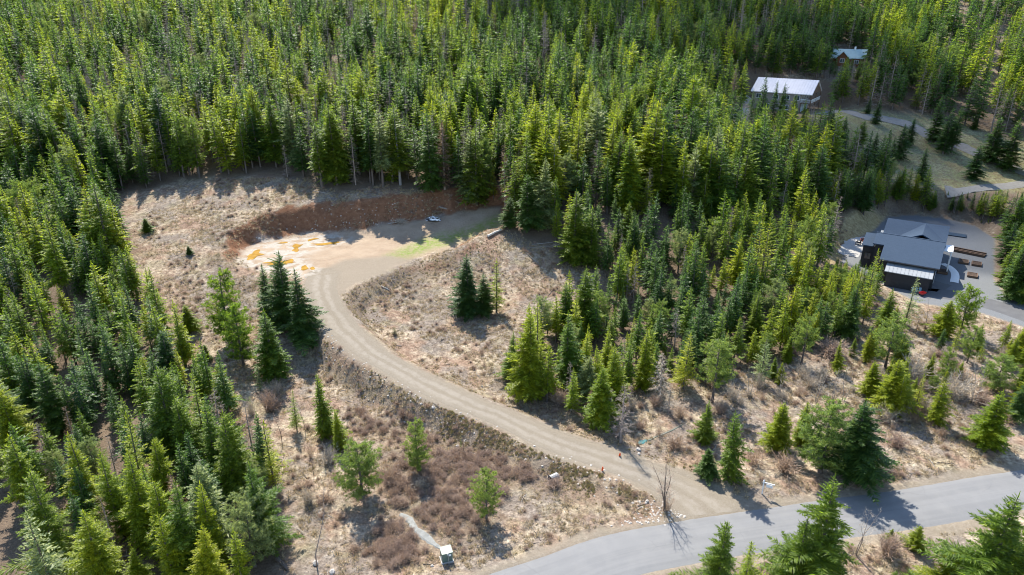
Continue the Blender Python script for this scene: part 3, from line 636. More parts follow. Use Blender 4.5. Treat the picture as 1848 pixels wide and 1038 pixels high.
# ------------------------------------------------------------------ trees picked out one by one: kind, base px, top py, colour, width, label
HAND = [
('open',205,488,320,'fir_mid',1.0,"big full fir at the left edge of the bare slope"),
('open',265,419,392,'fir_mid',1.5,"little fir bush on the bare slope beside the big left-edge fir"),
('open',341,460,443,'fir_dark',1.5,"tiniest dark fir seedling in the middle of the bare slope left of the puddles"),
('open',342,598,548,'fir_bright',1.2,"young light green fir alone on dry grass left of the dark pine pair"),
('pine',415,618,490,'fir_mid',1.25,"tall grey-green pine, rear of the pine pair left of the drive bend"),
('pine',440,660,545,'fir_mid',1.1,"dark pine in front of the grey-green pine left of the drive bend"),
('open',487,576,474,'fir_dark',.85,"narrow dark fir between the pine pair and the big drive-bend firs"),
('open',520,592,449,'fir_dark',.85,"tallest dark fir standing at the inside of the drive bend"),
('open',546,614,482,'fir_dark',1.15,"broad dark fir right beside the gravel at the drive bend"),
('open',497,680,556,'fir_mid',1.1,"bushy mid green fir in front of the drive-bend firs"),
('thin',470,706,660,'fir_pale',1.2,"small pale thin fir below the bushy drive-bend fir"),
('thin',455,742,712,'fir_pale',1.3,"stunted pale sapling fir beside the brown bare bush left of the drive"),
('thin',536,778,703,'fir_mid',1.1,"spindly fir with bare lower stem left of the twin firs"),
('open',585,790,668,'fir_mid',.75,"taller of the two narrow firs on the bank below the drive"),
('open',612,812,738,'fir_bright',.6,"shorter slim fir touching the tall narrow fir below the drive"),
('thin',290,640,530,'fir_dark',1.5,"leaning dark fir with a bare lower trunk at the left stand's edge"),
('open',375,654,622,'fir_mid',1.1,"small fir in shade just left of the dark pine's foot"),
('open',275,722,640,'fir_bright',.8,"yellow-green pointed fir in the left stand below the leaning dark fir"),
('open',315,706,593,'fir_dark',.9,"dark blue-green fir at the right rim of the left stand"),
('open',370,705,632,'fir_mid',.8,"slim green fir third in from the rim of the left stand"),
('open',408,745,652,'fir_bright',.8,"slim green fir on the rim of the left stand below the pines"),
('open',115,1030,846,'fir_mid',1.0,"big green fir in the bottom left corner"),
('open',258,1062,985,'fir_bright',1.2,"young yellow-green fir cut by the bottom edge at left"),
('open',350,1042,866,'fir_mid',1.0,"big fir whose foot meets the bottom edge of the photo at left"),
('open',478,992,833,'fir_mid',1.05,"full fir at the lower right corner of the left stand"),
('open',222,972,812,'fir_bright',.9,"tall fir between the bottom left corner fir and the bottom edge fir"),
('open',430,905,738,'fir_mid',.8,"tall fir in the left stand behind its lower right corner fir"),
('thin',497,884,758,'fir_bright',1.4,"yellowish open-branched fir on the right rim of the left stand"),
('open',395,868,722,'fir_mid',.8,"dense fir in the left stand left of the yellowish rim fir"),
('pine',655,898,800,'pine',1.3,"round light green pine with dark shadow, leftmost of three roadside pines"),
('pine',755,852,760,'pine',1.05,"slender young pine with bare trunk, middle of three roadside pines"),
('pine',878,940,854,'pine',1.25,"young pine nearest the paved road, rightmost of three roadside pines"),
('open',846,570,456,'fir_dark',1.05,"broad dark fir in the middle of the bowl inside the drive bend"),
('open',872,566,492,'fir_dark',1.1,"shorter dark fir tucked against the broad fir in the bowl"),
('thin',896,564,464,'fir_bright',1.5,"light green slim fir standing right of the broad fir in the bowl"),
('open',925,684,598,'fir_mid',.85,"column-like fir at the tip of the right stand nearest the drive"),
('thin',952,672,610,'fir_pale',1.5,"pale small fir right of the column-like fir"),
('open',972,628,553,'fir_dark',.75,"slim dark fir behind the pale small fir"),
('open',1018,606,507,'fir_mid',.85,"pointed fir on the bowl side rim of the right stand"),
('open',1022,692,560,'fir_mid',.9,"tall green fir behind the mossy fir beside the drive"),
('open',1078,764,655,'fir_bright',.95,"yellow mossy fir with drooping branches right beside the drive"),
('open',1105,735,620,'fir_bright',.85,"bright fir directly behind the yellow mossy fir"),
('open',1060,720,640,'fir_pale',1.0,"pale green fir on the left shoulder of the yellow mossy fir"),
('open',1160,700,590,'fir_bright',.8,"bright yellow-green fir at the front of the right stand by the dead grey trees"),
('thin',1232,702,598,'fir_bright',1.5,"open light green fir standing right of the dead grey trees"),
('pine',1285,726,614,'pine',1.3,"broad green pine on the dry slope right of the dead grey trees"),
('open',1358,615,523,'fir_mid',.9,"dark based fir on the front rim of the right stand"),
('thin',1372,690,608,'fir_pale',1.6,"loose light fir on the open slope right of the broad green pine"),
('pine',1393,584,505,'fir_pale',1.2,"pale green pine within the right stand"),
('pine',1446,658,570,'pine',1.1,"small pine leaning beside the scrub on the open slope"),
('open',1530,605,505,'fir_dark',1.0,"dark fir at the right corner of the right stand below the dark house"),
('thin',1632,588,497,'fir_pale',1.5,"tall pale thin-topped fir in front of the dark house"),
('open',1596,592,520,'fir_bright',1.1,"yellow-green rounded fir in front of the dark house"),
('thin',1562,560,447,'fir_bright',1.2,"slim tall fir in front of the dark house's left corner"),
('pine',1597,664,570,'pine',1.35,"large round-topped pine in the middle of the open slope"),
('open',1600,742,645,'fir_bright',1.15,"bright fir below the large round-topped pine"),
('open',1566,712,650,'fir_bright',1.1,"smaller bright fir left of the one below the round-topped pine"),
('open',1683,763,684,'fir_bright',1.1,"neat cone-shaped fir alone on the right of the open slope"),
('pine',1732,602,518,'fir_mid',1.0,"dark slender pine beside the tarmac drive"),
('open',1700,608,540,'fir_bright',1.3,"yellow-green rounded fir beside the tarmac drive"),
('pine',1700,696,628,'pine',1.0,"thin pale pine leaning above the cone-shaped fir"),
('pine',1745,655,590,'pine',1.1,"pale two-part pine right of the thin leaning pine"),
('pine',1792,706,642,'pine',1.5,"bushy pine near the right edge above the sprawling fir"),
('open',1840,708,650,'fir_mid',1.2,"fir at the right edge beside the bushy pine"),
('open',1780,804,703,'fir_bright',1.35,"sprawling yellow-green fir on the slope above the road at right"),
('open',1270,802,722,'fir_mid',.95,"upper of three firs at the mouth of the drive"),
('open',1312,866,740,'fir_mid',.85,"tallest of three firs at the mouth of the drive"),
('open',1273,858,806,'fir_dark',1.2,"small dense fir lowest at the mouth of the drive"),
('open',1400,812,725,'fir_bright',1.0,"left fir of the roadside clump with the big pine"),
('open',1445,802,722,'fir_bright',.9,"fir behind the big pine of the roadside clump"),
('pine',1480,852,722,'pine',1.55,"big pale bushy pine in the middle of the roadside clump"),
('open',1533,858,718,'fir_dark',1.15,"dark green fir on the right of the roadside clump"),
('open',1466,1082,853,'fir_mid',1.0,"tall fir on the near side of the road, its top over the tarmac"),
('open',1290,1075,938,'fir_mid',1.05,"fir top on the near roadside left of the tall near fir"),
('thin',1340,1072,972,'fir_bright',1.5,"thin fir top between the two fuller near roadside firs"),
('open',1425,1085,930,'fir_mid',1.1,"shorter fir pressed against the left of the tall near fir"),
('open',1650,992,948,'fir_bright',1.5,"small bright yellow-green fir at the near road edge"),
('open',1607,972,953,'fir_bright',1.3,"fir seedling behind the dark round bush on the near verge"),
('open',1762,1100,882,'fir_mid',1.1,"green fir in the bottom right, left of the corner fir"),
('open',1838,1110,850,'fir_mid',1.2,"largest fir filling the bottom right corner"),
('open',1700,1080,990,'fir_bright',1.3,"low fir under the bottom right corner trees"),
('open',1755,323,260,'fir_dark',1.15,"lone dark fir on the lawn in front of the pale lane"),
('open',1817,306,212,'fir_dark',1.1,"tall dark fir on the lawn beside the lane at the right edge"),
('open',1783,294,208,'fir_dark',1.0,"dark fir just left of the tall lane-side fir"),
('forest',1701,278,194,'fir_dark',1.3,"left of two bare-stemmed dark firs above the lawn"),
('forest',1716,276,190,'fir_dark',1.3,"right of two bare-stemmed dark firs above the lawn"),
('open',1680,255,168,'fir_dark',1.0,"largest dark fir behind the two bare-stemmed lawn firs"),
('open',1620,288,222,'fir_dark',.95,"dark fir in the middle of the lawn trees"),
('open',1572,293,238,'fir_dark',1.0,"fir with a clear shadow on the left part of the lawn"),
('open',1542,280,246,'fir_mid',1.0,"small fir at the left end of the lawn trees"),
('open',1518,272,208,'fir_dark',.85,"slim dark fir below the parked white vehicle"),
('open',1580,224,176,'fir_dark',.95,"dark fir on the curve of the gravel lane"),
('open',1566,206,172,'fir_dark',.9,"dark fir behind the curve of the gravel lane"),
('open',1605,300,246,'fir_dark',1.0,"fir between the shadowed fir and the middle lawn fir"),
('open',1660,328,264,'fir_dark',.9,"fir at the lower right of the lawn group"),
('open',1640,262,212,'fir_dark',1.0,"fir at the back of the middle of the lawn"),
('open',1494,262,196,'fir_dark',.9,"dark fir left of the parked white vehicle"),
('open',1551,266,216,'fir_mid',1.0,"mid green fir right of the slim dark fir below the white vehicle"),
('open',1757,234,206,'fir_dark',1.0,"small dark fir on the bare bank at the upper right"),
('open',1590,318,278,'fir_mid',1.1,"low fir at the front of the lawn group"),
('pine',1600,330,285,'fir_pale',1.2,"pale pine in front of the lawn group"),
('open',1812,474,398,'fir_dark',1.0,"dark fir at the right rim of the gravel yard, level with the planting beds"),
('open',1836,492,382,'fir_mid',1.0,"tallest fir at the right rim of the gravel yard"),
('open',1824,542,432,'fir_dark',1.05,"dark fir where the yard meets the tarmac drive at right"),
('open',1858,548,410,'fir_mid',1.0,"fir cut by the right edge above the tarmac drive"),
('open',1808,516,446,'fir_mid',1.0,"smaller fir in front of the yard's right rim firs"),
('open',1822,440,352,'fir_mid',1.0,"fir behind the yard's right rim firs near the lane"),
('open',1370,236,136,'fir_dark',.75,"tall dark fir covering the left end of the white-roofed house"),
('open',1390,232,145,'fir_dark',.6,"left of two pointed firs in front of the pale roof"),
('open',1404,234,148,'fir_dark',.6,"right of two pointed firs in front of the pale roof"),
('open',1429,236,168,'fir_mid',.7,"fir in front of the middle of the taupe house wall"),
('open',1446,238,178,'fir_mid',.7,"fir in front of the taupe wall below the balcony"),
('dead',1120,800,690,'dead_twig',1.5,"grey dead conifer right beside the drive"),
('dead',1098,772,700,'dead_twig',1.3,"dead thin conifer behind the grey one beside the drive"),
('dead',1190,724,634,'shrub_grey',1.7,"pale grey dead conifer in front of the right stand"),
('dead',1206,746,690,'shrub_grey',1.6,"small grey dead tree at the front of the dead group"),
('dead',1135,740,690,'dead_twig',1.3,"small dead sapling between the drive and the pale dead conifer"),
('rust',930,378,288,'rust_needles',1.6,"large rust-tinged dying fir at the corner of the pad"),
('open',920,410,352,'fir_dark',1.2,"dark bushy fir at the right end of the pad"),
('open',952,418,310,'fir_dark',1.0,"very dark fir second in line at the right end of the pad"),
('open',982,410,282,'fir_pale',.8,"tall pale grey-green fir behind the pad's right end"),
('open',1035,474,340,'fir_mid',1.15,"broad fir with dark base at the top corner of the bowl"),
('open',1066,478,370,'fir_mid',1.0,"fir right of the broad one at the top corner of the bowl"),
('open',1132,432,362,'fir_mid',.9,"neat small fir among dead trees behind the bowl"),
('open',1052,600,478,'fir_mid',.85,"tall narrow fir with a thin spire at the bowl's right rim"),
('thin',832,812,783,'fir_dark',.5,"tiny bare-looking seedling on the bank above the roadside pines"),
]
hand_xy = []; nh = {}
for kind, bx, by, ty, mat, wide, label in HAND:
    if by > 1060: x, y = at(bx, by, -.3)
    else: x, y, _ = ground(bx, by)
    z = float(gz(x, y)); H = max(.6, top_height(x, y, z, ty))
    if kind == 'open' and by > 960: kind = 'hero'
    nm = {'pine': 'pine_tree', 'dead': 'dead_conifer', 'rust': 'dying_fir'}.get(kind, 'fir_tree')
    plant(kind, x, y, H, mat, nm, label, group={'pine_tree': 'single pines', 'fir_tree': 'single firs'}.get(nm), wide=wide*{'open': 1.2, 'hero': .92}.get(kind, 1.0))
    hand_xy.append((x, y)); nh[kind] = nh.get(kind, 0)+1
hand_xy = np.array(hand_xy)

# ------------------------------------------------------------------ the forest itself
cand = []
for yy in np.arange(44, 430, 1.0):
    sp = 2.3 if yy < 126 else (2.9 if yy < 190 else 3.5)
    if yy < 126 and int(yy*2) % 2 == 0 and int(yy-44) % 2: continue
    if yy >= 126 and int(yy-44) % (4 if yy > 190 else 3): continue
    w = .80*yy+46
    xx = np.arange(-w, w, sp); cand.append(np.stack([xx+(yy % 7)*.4, np.full(len(xx), yy)], 1))
cand = np.concatenate(cand); cand += rng.uniform(-1, 1, cand.shape)*np.where(cand[:, 1:] > 126, 1.5, 1.0)
_bx = rng.uniform(1484, 1890, 110); BELT = gpoly([(a, b+(16 if a > 1670 else 0)) for a, b in zip(_bx, rng.uniform(352, 388, 110))]); BELT = BELT[sdist(BELT[:, 0], BELT[:, 1], YARD) > 1.2]; SLP = [(1250,690),(1360,660),(1480,615),(1620,575),(1700,600),(1860,625),(1860,770),(1700,730),(1640,770),(1540,710),(1440,690),(1350,740)]
_q = np.stack([rng.uniform(1250, 1860, 170), rng.uniform(575, 770, 170)], 1); _q = _q[inside(_q[:, 0], _q[:, 1], SLP)][:62]; YOUNG = gpoly(_q); nyoung = len(YOUNG)
BELT = np.concatenate([YOUNG, BELT]); nbelt = len(BELT); cand = np.concatenate([cand, BELT])
cx, cy = cand[:, 0], cand[:, 1]; cz = gz(cx, cy); px, py = proj(cx, cy, cz)
noclear = sdist(cx, cy, CLEAR) > .3
HOUSE_PX = [(1335,226),(1340,170),(1330,148),(1365,140),(1490,150),(1500,205),(1462,213),(1440,217),(1380,219)]
FAR_CABIN_PX = [(1496,120),(1498,96),(1560,96),(1562,122)]
keep = noclear & ~inside(px, py, LAWN_PX) & ~inside(px, py, HOUSE_PX) & ~inside(px, py, FAR_CABIN_PX) & (px > -260) & (px < 2080) & (py < 1180)
keep &= sdist(cx, cy, YARD) > 2.0
keep &= np.abs(seg_dist(cx, cy, RC)[0]) > RHW+4
keep &= ~((px > 525) & (py > 780)) & (cy > 46)
keep[-nbelt:] = True
dn = fbm(cx/14, cy/14, 77, 3)
zoneL = (px < 560) & (py > 345); zoneR = (px > 880) & (py > 395); zoneB = ~zoneL & ~zoneR
pr_keep = np.where(zoneB, .93, np.where(zoneL, .60, .62))
pr_keep = np.where((px > 1690) & (py < 240), .50, pr_keep); pr_keep = np.where((px > 1000) & (px < 1600) & (py > 520), .82, pr_keep)
pr_keep = np.where(zoneL & (py > 560) & (px > 140+(py-560)*.35), .55, pr_keep)
# a bare, thinner left bottom corner
pr_keep = np.where((px < 60) & (py > 900), .0, pr_keep)
keep &= (np.arange(len(cx)) >= len(cx)-nbelt) | (rng.uniform(0, 1, len(cx)) < pr_keep*np.clip(.55+dn*.9, 0, 1))
if len(hand_xy):
    dmin = np.min(np.hypot(cx[:, None]-hand_xy[None, :, 0], cy[:, None]-hand_xy[None, :, 1]), axis=1); keep &= dmin > 1.7
K = np.nonzero(keep)[0]
u = rng.uniform(0, 1, len(cx)); g2 = rng.normal(0, 1, len(cx))
Ht = np.where(zoneB, np.where(py > 285, 15.0, 13.4)+g2*2.2, np.where(zoneL, 8.8+g2*1.9, 8.6+g2*2.1))
Ht = np.where(zoneR & (px > 1480) & (py < 420), 10+g2*1.2, Ht); Ht = np.where(zoneL & (py < 480), 11.5+g2*1.9, Ht)
Ht = np.where((px > 1000) & (py > 560), 6.8+g2*1.7, Ht); Ht = np.where((px > 1280) & (px < 1460) & (py > 205) & (py < 330), 11+g2*1.5, Ht)
Ht = np.clip(Ht*np.where(u < .08, .6, 1), 3.5, 21)
# trees in front of the buildings stay below the parts the photo shows
def cap(x0, x1, y0, y1, lim):
    global Ht
    v = (519-lim)/F; top = ZC+cy*(v*math.cos(PITCH)-math.sin(PITCH))/(math.cos(PITCH)+v*math.sin(PITCH))-cz
    m = (px > x0) & (px < x1) & (py > y0) & (py < y1); Ht = np.where(m, np.minimum(Ht, np.maximum(top, 1.2)*(.72+.28*u)), Ht)
cap(1480, 1720, 480, 660, 462); cap(1352, 1480, 200, 330, 166); cap(1494, 1564, 96, 200, 101); cap(1480, 1900, 345, 400, 296); cap(1670, 1900, 345, 415, 341); cap(1500, 1800, 400, 480, 410)
_n0 = len(cx)-nbelt; Ht[_n0:_n0+nyoung] = 3.2+3.6*u[_n0:_n0+nyoung]**1.5; yng = np.zeros(len(cx), bool); yng[_n0:_n0+nyoung] = True
_, tpy = proj(cx, cy, cz+Ht); size = np.where((px > -40) & (px < 1890) & (tpy < 1038), np.maximum(py-np.maximum(tpy, 0), 0), 0)
sel = rng.uniform(0, 1, len(cx)); cl = fbm(cx/22, cy/22, 91, 3)
pdead = np.where(zoneB, (.08)+.24*smooth((cl-.52)/.12), .05); ppine = np.where(zoneR, .05, .02); prust = .012
kindc = np.where(sel < pdead, 1, np.where(sel < pdead+prust, 2, np.where(sel < pdead+prust+ppine, 3, 0)))
order = K[np.argsort(-size[K])]
budget = {0: 300-sum(nh.get(k, 0) for k in ('open', 'forest', 'thin', 'hero'))-int(nyoung*.85), 1: 90, 2: 30, 3: 60}
tone = fbm(cx/9+50, cy/9, 123, 3)+rng.normal(0, .10, len(cx))
def zlabel(i, k):
    what = {0: {'fir_bright': 'yellow-green fir', 'fir_mid': 'green fir', 'fir_dark': 'dark green fir', 'fir_pale': 'pale green fir'}, 1: 'grey dead conifer', 2: 'rust-brown dying fir', 3: 'pale long-needled pine'}[k]
    if yng[i]: where = 'scattered over the dry slope below the dark house'
    elif zoneL[i]: where = 'crowded in the young stand left of the bare slope' if py[i] < 620 else 'crowded in the lower left stand above the bottom edge'
    elif zoneR[i]:
        where = 'in the belt of trees around the dark house' if px[i] > 1480 else ('in the thick of the right stand beyond the bowl' if py[i] < 560 else 'near the front of the right stand above the dry slope')
    else: where = 'along the front of the big forest behind the pad' if px[i] < 900 else ('in the big forest between the pad and the white-roofed house' if px[i] < 1500 else 'on the upper right hillside')
    return what, where
rest = []; NAMED = []
for i in order:
    k = int(kindc[i])
    if not yng[i] and (size[i] < 25 or budget[k] <= 0 or (py[i]-tpy[i]) < 20):
        rest.append(i); continue
    if not yng[i]: budget[k] -= 1
    what, where = zlabel(i, k)
    NAMED.append([i, k, what, where, None, None])
    if k == 0:
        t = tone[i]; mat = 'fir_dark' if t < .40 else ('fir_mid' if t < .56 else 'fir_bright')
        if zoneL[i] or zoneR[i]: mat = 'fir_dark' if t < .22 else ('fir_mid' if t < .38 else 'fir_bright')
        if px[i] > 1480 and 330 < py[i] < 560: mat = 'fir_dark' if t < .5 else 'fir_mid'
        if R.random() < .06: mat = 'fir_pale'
        kd = R.choice(['forest', 'forest', 'open']) if zoneB[i] else R.choice(['open', 'open', 'forest', 'thin' if py[i] > 480 else 'forest'])
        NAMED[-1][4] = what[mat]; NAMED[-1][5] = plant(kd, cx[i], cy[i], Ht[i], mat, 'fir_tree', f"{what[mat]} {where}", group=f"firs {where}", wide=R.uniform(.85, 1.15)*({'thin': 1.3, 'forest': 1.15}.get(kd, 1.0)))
    else:
        kd = {1: 'dead', 2: 'rust', 3: 'pine'}[k]
        NAMED[-1][4] = what; NAMED[-1][5] = plant(kd, cx[i], cy[i], Ht[i]*(.82 if k != 3 else .75), {1: R.choice(['dead_twig', 'dead_twig', 'rust_needles']), 2: 'rust_needles', 3: R.choice(['pine', 'fir_pale'])}[k],
              {1: 'dead_conifer', 2: 'dying_fir', 3: 'pine_tree'}[k], f"{what} {where}", group=f"{what}s {where}", wide=R.uniform(1.0, 1.3))

# every tree of the stands gets a label of its own: height, colour, order from the left
_o = ['first', 'second', 'third', 'fourth', 'fifth', 'sixth', 'seventh', 'eighth', 'ninth']
ORD = _o+['tenth', 'eleventh', 'twelfth', 'thirteenth', 'fourteenth', 'fifteenth', 'sixteenth', 'seventeenth', 'eighteenth', 'nineteenth']
for t_, th_ in (('twenty', 'twentieth'), ('thirty', 'thirtieth'), ('forty', 'fortieth'), ('fifty', 'fiftieth'), ('sixty', 'sixtieth'), ('seventy', 'seventieth')): ORD += [th_]+[t_+'-'+q for q in _o]
WH_ = {'scattered over the dry slope below the dark house': 'dry slope below the dark house', 'crowded in the young stand left of the bare slope': 'young stand left of the bare slope', 'crowded in the lower left stand above the bottom edge': 'lower left stand', 'in the belt of trees around the dark house': 'belt around the dark house',
 'in the thick of the right stand beyond the bowl': 'thick of the right stand', 'near the front of the right stand above the dry slope': 'front of the right stand', 'along the front of the big forest behind the pad': 'forest edge behind the pad',
 'in the big forest between the pad and the white-roofed house': 'forest right of the pad', 'on the upper right hillside': 'upper right hillside'}
bins = {}
for nd in NAMED:
    h = Ht[nd[0]]; hm = {True: 13.4, False: 9.0}[bool(zoneB[nd[0]])]; sz = 'tall' if h > hm+1.1 else ('short' if h < hm-1.1 else 'middling')
    bins.setdefault((sz, nd[4], nd[3]), []).append(nd)
for (sz, what, where), L_ in bins.items():
    L_.sort(key=lambda q: px[q[0]])
    for j, nd in enumerate(L_):
        nd[5]["label"] = f"{sz} {what}, {ORD[j]} from left in the {WH_[where]}" if len(L_) > 1 and j < len(ORD) else f"{sz} {what}, only such in the {WH_[where]}"
def scatter(name, pts, rots, scl, idx, protos, label, kind="stuff"):
    """geometry-node scatter of prototypes, joined into one object"""
    me = bpy.data.meshes.new(name); me.vertices.add(len(pts)); me.vertices.foreach_set("co", np.asarray(pts, np.float32).ravel())
    for nm, typ, arr in (("rot", 'FLOAT_VECTOR', rots), ("scl", 'FLOAT_VECTOR', scl)):
        a = me.attributes.new(nm, typ, 'POINT'); a.data.foreach_set("vector", np.asarray(arr, np.float32).ravel())
    a = me.attributes.new("idx", 'INT', 'POINT'); a.data.foreach_set("value", np.asarray(idx, np.int32))
    col = bpy.data.collections.new(name+"_forms")
    for k, o in enumerate(protos):
        o.name = f"{name}_form_{k:02d}"; col.objects.link(o)
    ng = bpy.data.node_groups.new(name+"_nodes", 'GeometryNodeTree')
    ng.interface.new_socket("Geometry", in_out='INPUT', socket_type='NodeSocketGeometry'); ng.interface.new_socket("Geometry", in_out='OUTPUT', socket_type='NodeSocketGeometry')
    gi = ng.nodes.new("NodeGroupInput"); go = ng.nodes.new("NodeGroupOutput"); ci = ng.nodes.new("GeometryNodeCollectionInfo")
    ci.inputs[0].default_value = col; ci.inputs["Separate Children"].default_value = True; ci.inputs["Reset Children"].default_value = True
    ip = ng.nodes.new("GeometryNodeInstanceOnPoints"); ip.inputs["Pick Instance"].default_value = True
    def attr(nm, t):
        n_ = ng.nodes.new("GeometryNodeInputNamedAttribute"); n_.data_type = t; n_.inputs[0].default_value = nm; return n_.outputs[0]
    L = ng.links.new
    L(gi.outputs[0], ip.inputs["Points"]); L(ci.outputs[0], ip.inputs["Instance"]); L(attr("idx", 'INT'), ip.inputs["Instance Index"])
    er = ng.nodes.new("FunctionNodeEulerToRotation"); L(attr("rot", 'FLOAT_VECTOR'), er.inputs[0]); L(er.outputs[0], ip.inputs["Rotation"]); L(attr("scl", 'FLOAT_VECTOR'), ip.inputs["Scale"]); L(ip.outputs[0], go.inputs[0])
    o = link(name, me); md = o.modifiers.new("scatter", 'NODES'); md.node_group = ng
    return tag(o, label, "forest" if "forest" in name else None, kind=kind)
rest = np.array(rest)
ii = []
for i in rest:
    k = int(kindc[i])
    if k in (1, 2): ii.append(18+R.randrange(2))
    elif k == 3: ii.append(20)
    else:
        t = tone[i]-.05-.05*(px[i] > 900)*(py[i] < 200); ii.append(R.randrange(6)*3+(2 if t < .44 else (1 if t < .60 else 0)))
n = len(rest)
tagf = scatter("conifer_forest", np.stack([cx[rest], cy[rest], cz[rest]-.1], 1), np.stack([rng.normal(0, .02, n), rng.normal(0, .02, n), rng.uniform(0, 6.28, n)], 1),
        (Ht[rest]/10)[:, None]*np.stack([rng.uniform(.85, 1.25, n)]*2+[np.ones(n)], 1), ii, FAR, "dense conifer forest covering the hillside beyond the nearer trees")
print("individual plants", COUNT, "far", n)
# ------------------------------------------------------------------ puddles on the pad
N = NT("muddy_water"); n2 = N.noise(N.pos(), .8, 3, .5)
M['puddle'] = N.done(N.princ(N.ramp(n2, [(.35, (.27, .15, .028)), (.65, (.40, .24, .055))]), .08, .5))
def blob(name, pts, z, mat, label, cat, group=None, rim=.03):
    P = catmull(np.vstack([pts, pts[:1]]), 7)[:-1]; c = P.mean(0); n = len(P); P = c+(P-c)*(.52+.5*vnoise(P[:, 0]*1.1, P[:, 1]*1.1, 6)[:, None])
    V = [(c[0], c[1], z)]+[(p[0], p[1], z) for p in P]+[(p[0]+(p[0]-c[0])*.05, p[1]+(p[1]-c[1])*.05, z-rim) for p in P]
    f = [(0, 1+i, 1+(i+1) % n) for i in range(n)]+[(1+i, 1+n+i, 1+n+(i+1) % n, 1+(i+1) % n) for i in range(n)]
    me = bpy.data.meshes.new(name); me.from_pydata(V, [], f); me.materials.append(mat)
    if me.polygons[0].normal.z < 0: me.flip_normals()
    return tag(link(name, me), label, cat, group)
PUD = [("largest ochre puddle, at the far left end of the pad", [(200,505),(232,478),(255,462),(280,445),(320,440),(308,462),(335,475),(290,490),(262,508),(230,515)]),
 ("long ochre puddle partly behind the drive-bend firs", [(310,530),(370,520),(420,515),(470,520),(500,505),(530,508),(535,520),(500,540),(420,545),(330,545)]),
 ("ragged ochre puddle in the middle of the pale mud", [(490,460),(510,440),(500,420),(545,410),(580,412),(545,435),(552,456),(520,468)]),
 ("thin ochre puddle stretching right along the foot of the bank", [(610,410),(650,410),(700,405),(780,395),(815,395),(800,412),(730,418),(640,425)]),
 ("small ochre puddle behind the thin one", [(590,388),(640,375),(680,378),(640,388),(600,398)]),
 ("sliver of ochre puddle at the foot of the bank", [(400,408),(440,402),(480,398),(485,405),(420,412)]),
 ("small ochre puddle closest to the gravel drive, left half", [(550,560),(580,540),(600,545),(605,570),(570,577)]),
 ("small ochre puddle closest to the gravel drive, right half", [(610,560),(630,548),(650,566),(622,573)])]
for lb, p in PUD:
    _p = np.array([at_pad(380+a/3.422, 320+b/3.422) for a, b in p]); blob("puddle", _p, float(np.mean(gz(_p[:, 0], _p[:, 1])))+.045, M['puddle'], lb, "puddle", "ochre puddles on the pad")

# ------------------------------------------------------------------ small water by the verge: pale wet ditch and teal pool
M['pale_water'] = mat_simple('pale_milky_water', (.27, .275, .26), (.17, .17, .155), 2.6, .8, .08)
def strip(name, pts, widths, mat, label, kind=None, cat=None, lift=.06):
    c = np.array([ground(*p)[:2] for p in pts]); c = catmull(c, 5); w = np.interp(np.linspace(0, 1, len(c)), np.linspace(0, 1, len(widths)), widths)
    w = w*(.85+.3*vnoise(np.arange(len(c))*.8, np.zeros(len(c)), 5))
    t = np.gradient(c, axis=0); t /= np.hypot(*t.T)[:, None]; nrm = np.stack([-t[:, 1], t[:, 0]], 1); V = []; k = 5
    for i in range(len(c)):
        zc = float(gz(*c[i]))
        for j in range(k):
            q = c[i]+nrm[i]*w[i]*(j/(k-1)-.5); V.append((q[0], q[1], max(float(gz(*q)), zc-.1)+lift-(.1 if j in (0, k-1) else 0)))
    f = [(i*k+j, i*k+j+1, (i+1)*k+j+1, (i+1)*k+j) for i in range(len(c)-1) for j in range(k-1)]
    me = bpy.data.meshes.new(name); me.from_pydata(V, [], f); me.materials.append(mat)
    if me.polygons[0].normal.z < 0: me.flip_normals()
    return tag(link(name, me), label, cat, kind=kind)
strip("wet_ditch", [(722,928),(738,938),(750,955),(768,968),(784,982),(796,990)], [.5, 1.1, .8, 1.2, .7, .4], M['pale_water'], "pale water in the ditch running to the utility box", kind="structure")
N = NT("teal_pool"); M['teal'] = N.done(N.princ((.07, .17, .16), .08, .5))
strip("teal_pool", [(1150,802),(1158,798),(1168,795)], [.4, 1.1, .4], M['teal'], "small teal pool beside the drive above the orange markers", cat="pool")
strip("trickle", [(1166,796),(1185,788),(1205,780),(1222,772),(1232,766)], [.35, .3, .3, .25, .2], mat_simple('wet_green_soil', (.13, .15, .11), (.09, .10, .08), 4, .4, .4), "narrow wet trickle leading into the teal pool", kind="structure")

# ------------------------------------------------------------------ bushes
BUSH = {'brown': [], 'dark': [], 'fan': [], 'grey': []}
for i in range(3):
    V, Q = shrub_arrays(700+i, 120, 1.0, 1.1, .022, 5, .5); BUSH['brown'].append(mesh_np("stems", V, [Q], [M['shrub_brown']]))
    V, Q = shrub_arrays(710+i, 130, 1.0, .9, .020, 6, .25); BUSH['dark'].append(mesh_np("stems", V, [Q], [M['shrub_purple']]))
    V, Q = shrub_arrays(720+i, 46, 1.0, .55, .016, 4, .05); BUSH['fan'].append(mesh_np("stems", V, [Q], [M['shrub_brown']]))
    V, Q = shrub_arrays(730+i, 90, 1.0, .75, .016, 6, .15); BUSH['grey'].append(mesh_np("stems", V, [Q], [M['shrub_grey']]))
def bush(kind, px, py, h, label, wide=1.0, group=None, name="leafless_bush"):
    x, y, z = ground(px, py); o = link(name, R.choice(BUSH[kind]), None, (x, y, z-.05), R.uniform(0, 6.28), (h*wide, h*wide, h)); return tag(o, label, "bush", group)
